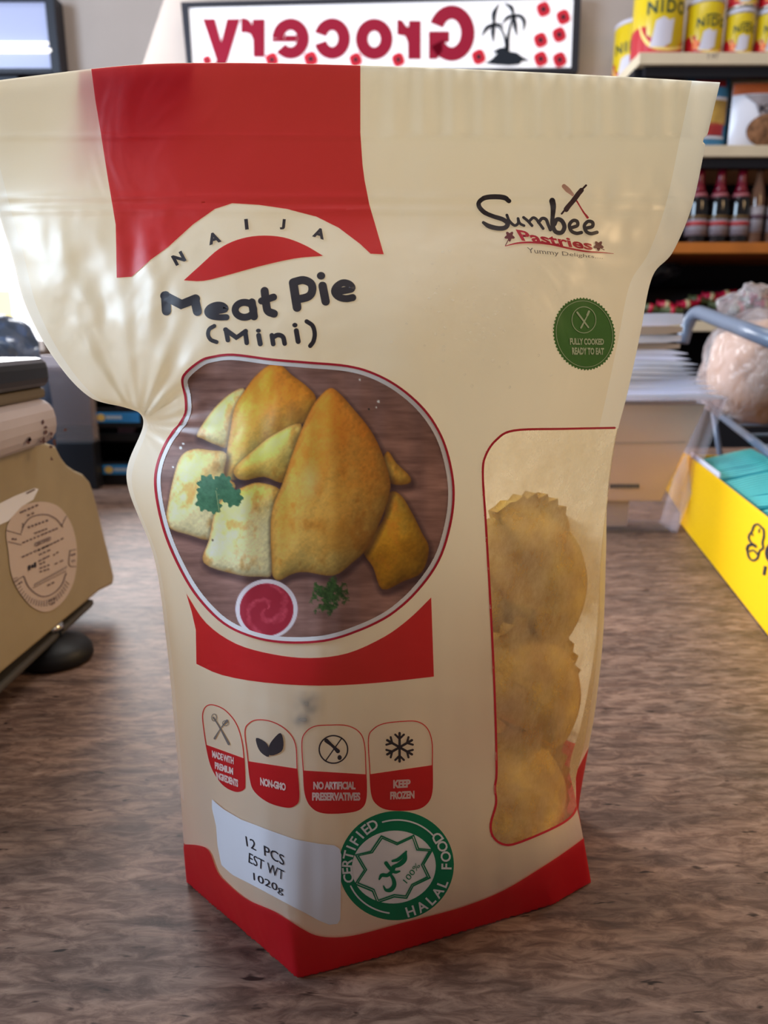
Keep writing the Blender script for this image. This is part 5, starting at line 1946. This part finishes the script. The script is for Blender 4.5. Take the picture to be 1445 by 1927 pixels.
hexa('tray_bed', [(x0_, 1.96, z4), (x1_, 1.96, z4), (x1_, 2.2, z4), (x0_, 2.2, z4), (x0_, 1.96, z4 + .006), (x1_, 1.96, z4 + .006), (x1_, 2.2, z4 + .10), (x0_, 2.2, z4 + .10)], M['shelf_dark'], tray, .001)
box('tray_lip', (x0_, 1.957, z4), (x1_, 1.96, z4 + .012), M['shelf_dark'], tray)
for k, (px, py, Y, red_) in enumerate(spots):
    zz = z4 + .006 + (Y - 1.96) / .24 * .094 + .010
    c = at(px, py, Y)
    c.z = zz
    e = empty('wrapped_sweet', (c.x, c.y, zz - .010), '%s wrapped sweet, %s counting from the left of the tray' % (('red' if red_ == 0 else 'green and red'), wl[k]), 'sweet', 'wrapped sweets in the tray')
    a = rs.uniform(-.6, .6)
    dx = Vector((math.cos(a), .25 * math.sin(a), .25 * math.sin(a * 2))).normalized()
    L = .026
    tube('wrapper', [c - dx * L, c - dx * L * .72, c - dx * L * .6, c, c + dx * L * .6, c + dx * L * .72, c + dx * L], [.011, .005, .010, .0125, .010, .005, .011], M['sw_red'] if red_ == 0 else M['sw_green'], e, 10)
    tube('wrapper_band', [c - dx * .005, c + dx * .005], .0128, M['sw_pale'] if red_ == 0 else M['sw_red'], e, 10)
g1 = at(1235, 545, 2.22)
tag(crumple('grey_plastic_bag', (g1.x, 2.25, z4 + .145), (.07, .03, .045), M['grey_bag'], None, 8, .2, 4), 'dark grey plastic bag at the back left of the sweets tray', 'plastic bag')

# ------------------------------------------------------------------ sign and windows on the back wall
YG = WY - .05
c1, c2, c3, c4 = (338, -6), (1096, -22), (1090, 138), (350, 142)


def sgn(off):
    return lambda a, b: at(a, b, YG - off)


sg_ = empty('grocery_sign', (at(718, 60, YG).x, YG + .02, at(718, 140, YG).z), 'black framed backlit white sign with mirrored red lettering', 'sign')
o4 = [at(*c, YG) for c in ((340, 4), (1094, -14), (1088, 134), (353, 138))]
i4 = [at(*c, YG) for c in ((344 + 10, 13), (1080, -5), (1075, 127), (362, 131))]
th = Vector((0, WY - .002 - YG, 0))
vs = [p for p in o4] + [p for p in i4] + [p + th for p in o4] + [p + th for p in i4]
fs = []
for k in range(4):
    j = (k + 1) % 4
    fs += [(k, j, 4 + j, 4 + k), (8 + j, 8 + k, 12 + k, 12 + j), (j, k, 8 + k, 8 + j), (4 + k, 4 + j, 12 + j, 12 + k)]
mesh_obj('frame', vs, fs, M['black_frame'], sg_, False)
pv = [p + Vector((0, .006, 0)) for p in i4]
mesh_obj('lit_panel', pv + [p + Vector((0, .004, 0)) for p in pv], [(0, 1, 2, 3), (7, 6, 5, 4), (0, 4, 5, 1), (1, 5, 6, 2), (2, 6, 7, 3), (3, 7, 4, 0)], M['lit_white'], sg_, False)
sf = lambda a, b: at(a, b, YG + .0045)
sf2 = lambda a, b: at(a, b, YG + .0030)


def ml(ch, x0, x1, y0, y1, bold=.055):
    """mirrored letter filling the box (reads right to left)"""
    return text_quad(ch, (x1, y0), (x0, y0), (x0, y1), (x1, y1), bold)


A_ = lambda x: 330 + x * .2768
B_ = lambda x: 700 + x * .2768
H_ = lambda y: y * .2768
SA = lambda P: [(A_(x), H_(y)) for x, y in P]
SB = lambda P: [(B_(x), H_(y)) for x, y in P]
def earc(cx_, cy_, rx_, ry_, a0, a1, n=26):
    return [(cx_ + rx_ * math.cos(math.radians(a0 + (a1 - a0) * k / n)), cy_ + ry_ * math.sin(math.radians(a0 + (a1 - a0) * k / n))) for k in range(n + 1)]
letters = [poly(SA([(185, 128), (268, 128), (312, 285), (350, 128), (440, 128), (355, 410), (330, 470), (270, 505), (215, 500), (215, 445), (262, 440), (280, 410)])),
           poly(SA([(608, 130), (608, 388), (530, 388), (527, 270), (510, 232), (480, 222), (446, 222), (446, 122), (480, 124), (505, 140), (522, 170), (525, 130)])),
           stroke(SA(earc(783, 262, 86, 98, 180, 500)), 81 * .2768, False, caps=False), poly(SA([(742, 240), (826, 240), (826, 284), (742, 284)])), poly(SA([(657, 262.5), (741.5, 262.5), (741.5, 284), (657, 284)])),
           stroke(SA(earc(1065, 262, 82, 98, 196, 524)), 84 * .2768, False, caps=False),
           stroke(ellipse(703.9, 73.4, 23.4, 27, 40), 23.4, False, True),
           poly(SB([(332, 140), (332, 402), (245, 402), (243, 290), (225, 245), (170, 235), (170, 132), (205, 138), (235, 182), (248, 182), (250, 140)])),
           stroke(SB(earc(541, 225, 110, 143, 202, 512)), 95 * .2768, False, caps=False), poly(SB([(385, 212), (525, 212), (525, 285), (478, 290), (478, 345), (440, 402), (385, 402)]))]
print_mesh('sign_lettering', letters, sf, M['lit_red'], sg_, 0, False)
pops = [(A_(655), H_(405), 12), (A_(920), H_(400), 13), (A_(1225), H_(405), 12), (B_(178), H_(405), 12), (B_(725), H_(386), 13), (B_(1165), H_(62), 13), (B_(1300), H_(115), 13), (B_(1272), H_(235), 13), (B_(1146), H_(272), 13), (B_(1147), H_(400), 13), (B_(1276), H_(405), 13), (A_(215), H_(410), 8)]
for x, y, r in pops:
    pp = print_mesh('poppy', [poly([(x + r * (1 + .06 * math.sin(4 * a)) * math.cos(a), y + r * (1.1 + .06 * math.sin(4 * a)) * math.sin(a)) for a in [k * math.pi / 12 for k in range(24)]])], sf2, M['poppy'], sg_, 0, False)
    print_mesh('poppy_centre', [poly(ellipse(x, y, r * .32, r * .36, 12))], lambda a, b: at(a, b, YG + .0018), M['dark_silh'], pp, 0, False)


def pb(pts):
    return cr(pts, 700, 0, .2768)


isl = [poly(pb([(770, 430), (815, 400), (850, 365), (820, 350), (865, 325), (905, 320), (940, 350), (985, 358), (1020, 385), (1072, 412), (1020, 415), (1000, 438), (930, 445), (850, 440)])),
       stroke(pb([(920, 330), (925, 250), (940, 170), (960, 110)]), [30 * .27, 22 * .27, 16 * .27, 10 * .27]), stroke(pb([(915, 320), (900, 250), (875, 195), (830, 168)]), [24 * .27, 16 * .27, 14 * .27, 10 * .27]),
       stroke(pb([(962, 105), (920, 120), (885, 158)]), [6, 7, 1.5]), stroke(pb([(962, 105), (1010, 110), (1035, 150), (1028, 210)]), [6, 7, 7, 1.5]), stroke(pb([(962, 105), (972, 170), (985, 245)]), [6, 8, 1.5]), stroke(pb([(962, 100), (945, 50), (900, 22)]), [4, 8, 1.5]),
       stroke(pb([(828, 165), (780, 190), (745, 245)]), [6, 8, 1.5]), stroke(pb([(828, 165), (822, 220), (825, 288)]), [6, 8, 1.5]), stroke(pb([(828, 160), (830, 90), (862, 25)]), [5, 9, 1.5]), stroke(pb([(828, 165), (865, 165), (895, 190)]), [4, 5, 1.5])]
print_mesh('palm_island_silhouette', isl, sf2, M['dark_silh'], sg_, 0, False)

# light box on the left, standing proud of the wall
YL = WY - .06
lb_ = empty('light_box', (at(20, 60, YL).x - .3, WY - .1, at(20, 130, YL).z), 'black framed lavender light box at the upper left', 'light box')
xr_ = at(108, 70, YL).x
xi_ = at(90, 70, YL).x
zb_, zi_ = at(50, 138, YL).z, at(50, 128, YL).z
zt_, zti = at(50, -10, YL).z, at(50, 1, YL).z
x0_ = xr_ - .95
box('frame_side', (xi_, YL, zb_), (xr_, WY - .002, zt_), M['black_frame'], lb_, .002)
box('frame_side', (x0_, YL, zb_), (x0_ + .03, WY - .002, zt_), M['black_frame'], lb_, .002)
box('frame_bottom', (x0_ + .03, YL, zb_), (xi_, WY - .002, zi_), M['black_frame'], lb_, .001)
box('frame_top', (x0_ + .03, YL, zti), (xi_, WY - .002, zt_), M['black_frame'], lb_, .001)
box('lit_panel', (x0_ + .03, YL + .012, zi_), (xi_, YL + .02, zti), M['lit_lav'], lb_)
za_, zc_ = at(50, 93, YL).z, at(50, 86, YL).z
tube('tube_reflection', [(x0_ + .05, YL + .004, za_ - .002), (xi_ + .006, YL + .004, za_ - .002)], .006, M['tube'], lb_, 10)  # glowing bars stand in for bright reflections on the pane
tube('tube_reflection', [(x0_ + .05, YL + .006, at(50, 80, YL).z), (xi_ + .006, YL + .006, at(50, 80, YL).z)], .004, M['tube'], lb_, 10)

# bright window below it
w1 = st(box('window_1', (at(-420, 450, WY).x, WY - .03, at(0, 640, WY).z), (at(78, 450, WY).x, WY - .02, at(0, 175, WY).z), M['daylight']))
xa, xb = at(-420, 450, WY).x, at(78, 450, WY).x
za3, zb3 = at(0, 640, WY).z, at(0, 175, WY).z
box('window_frame', (xb, WY - .045, za3 - .02), (xb + .03, WY - .002, zb3 + .02), M['black_frame'], w1)
box('window_frame', (xa - .03, WY - .045, za3 - .02), (xa, WY - .002, zb3 + .02), M['black_frame'], w1)
box('window_frame', (xa, WY - .045, zb3), (xb, WY - .002, zb3 + .03), M['black_frame'], w1)
box('window_sill', (xa, WY - .06, za3 - .03), (xb, WY - .002, za3), M['wall'], w1)
box('sunlit_strip', (at(-60, 560, WY).x, WY - .034, at(0, 596, WY).z), (at(30, 560, WY).x, WY - .031, at(0, 548, WY).z), M['sun_strip'], w1)
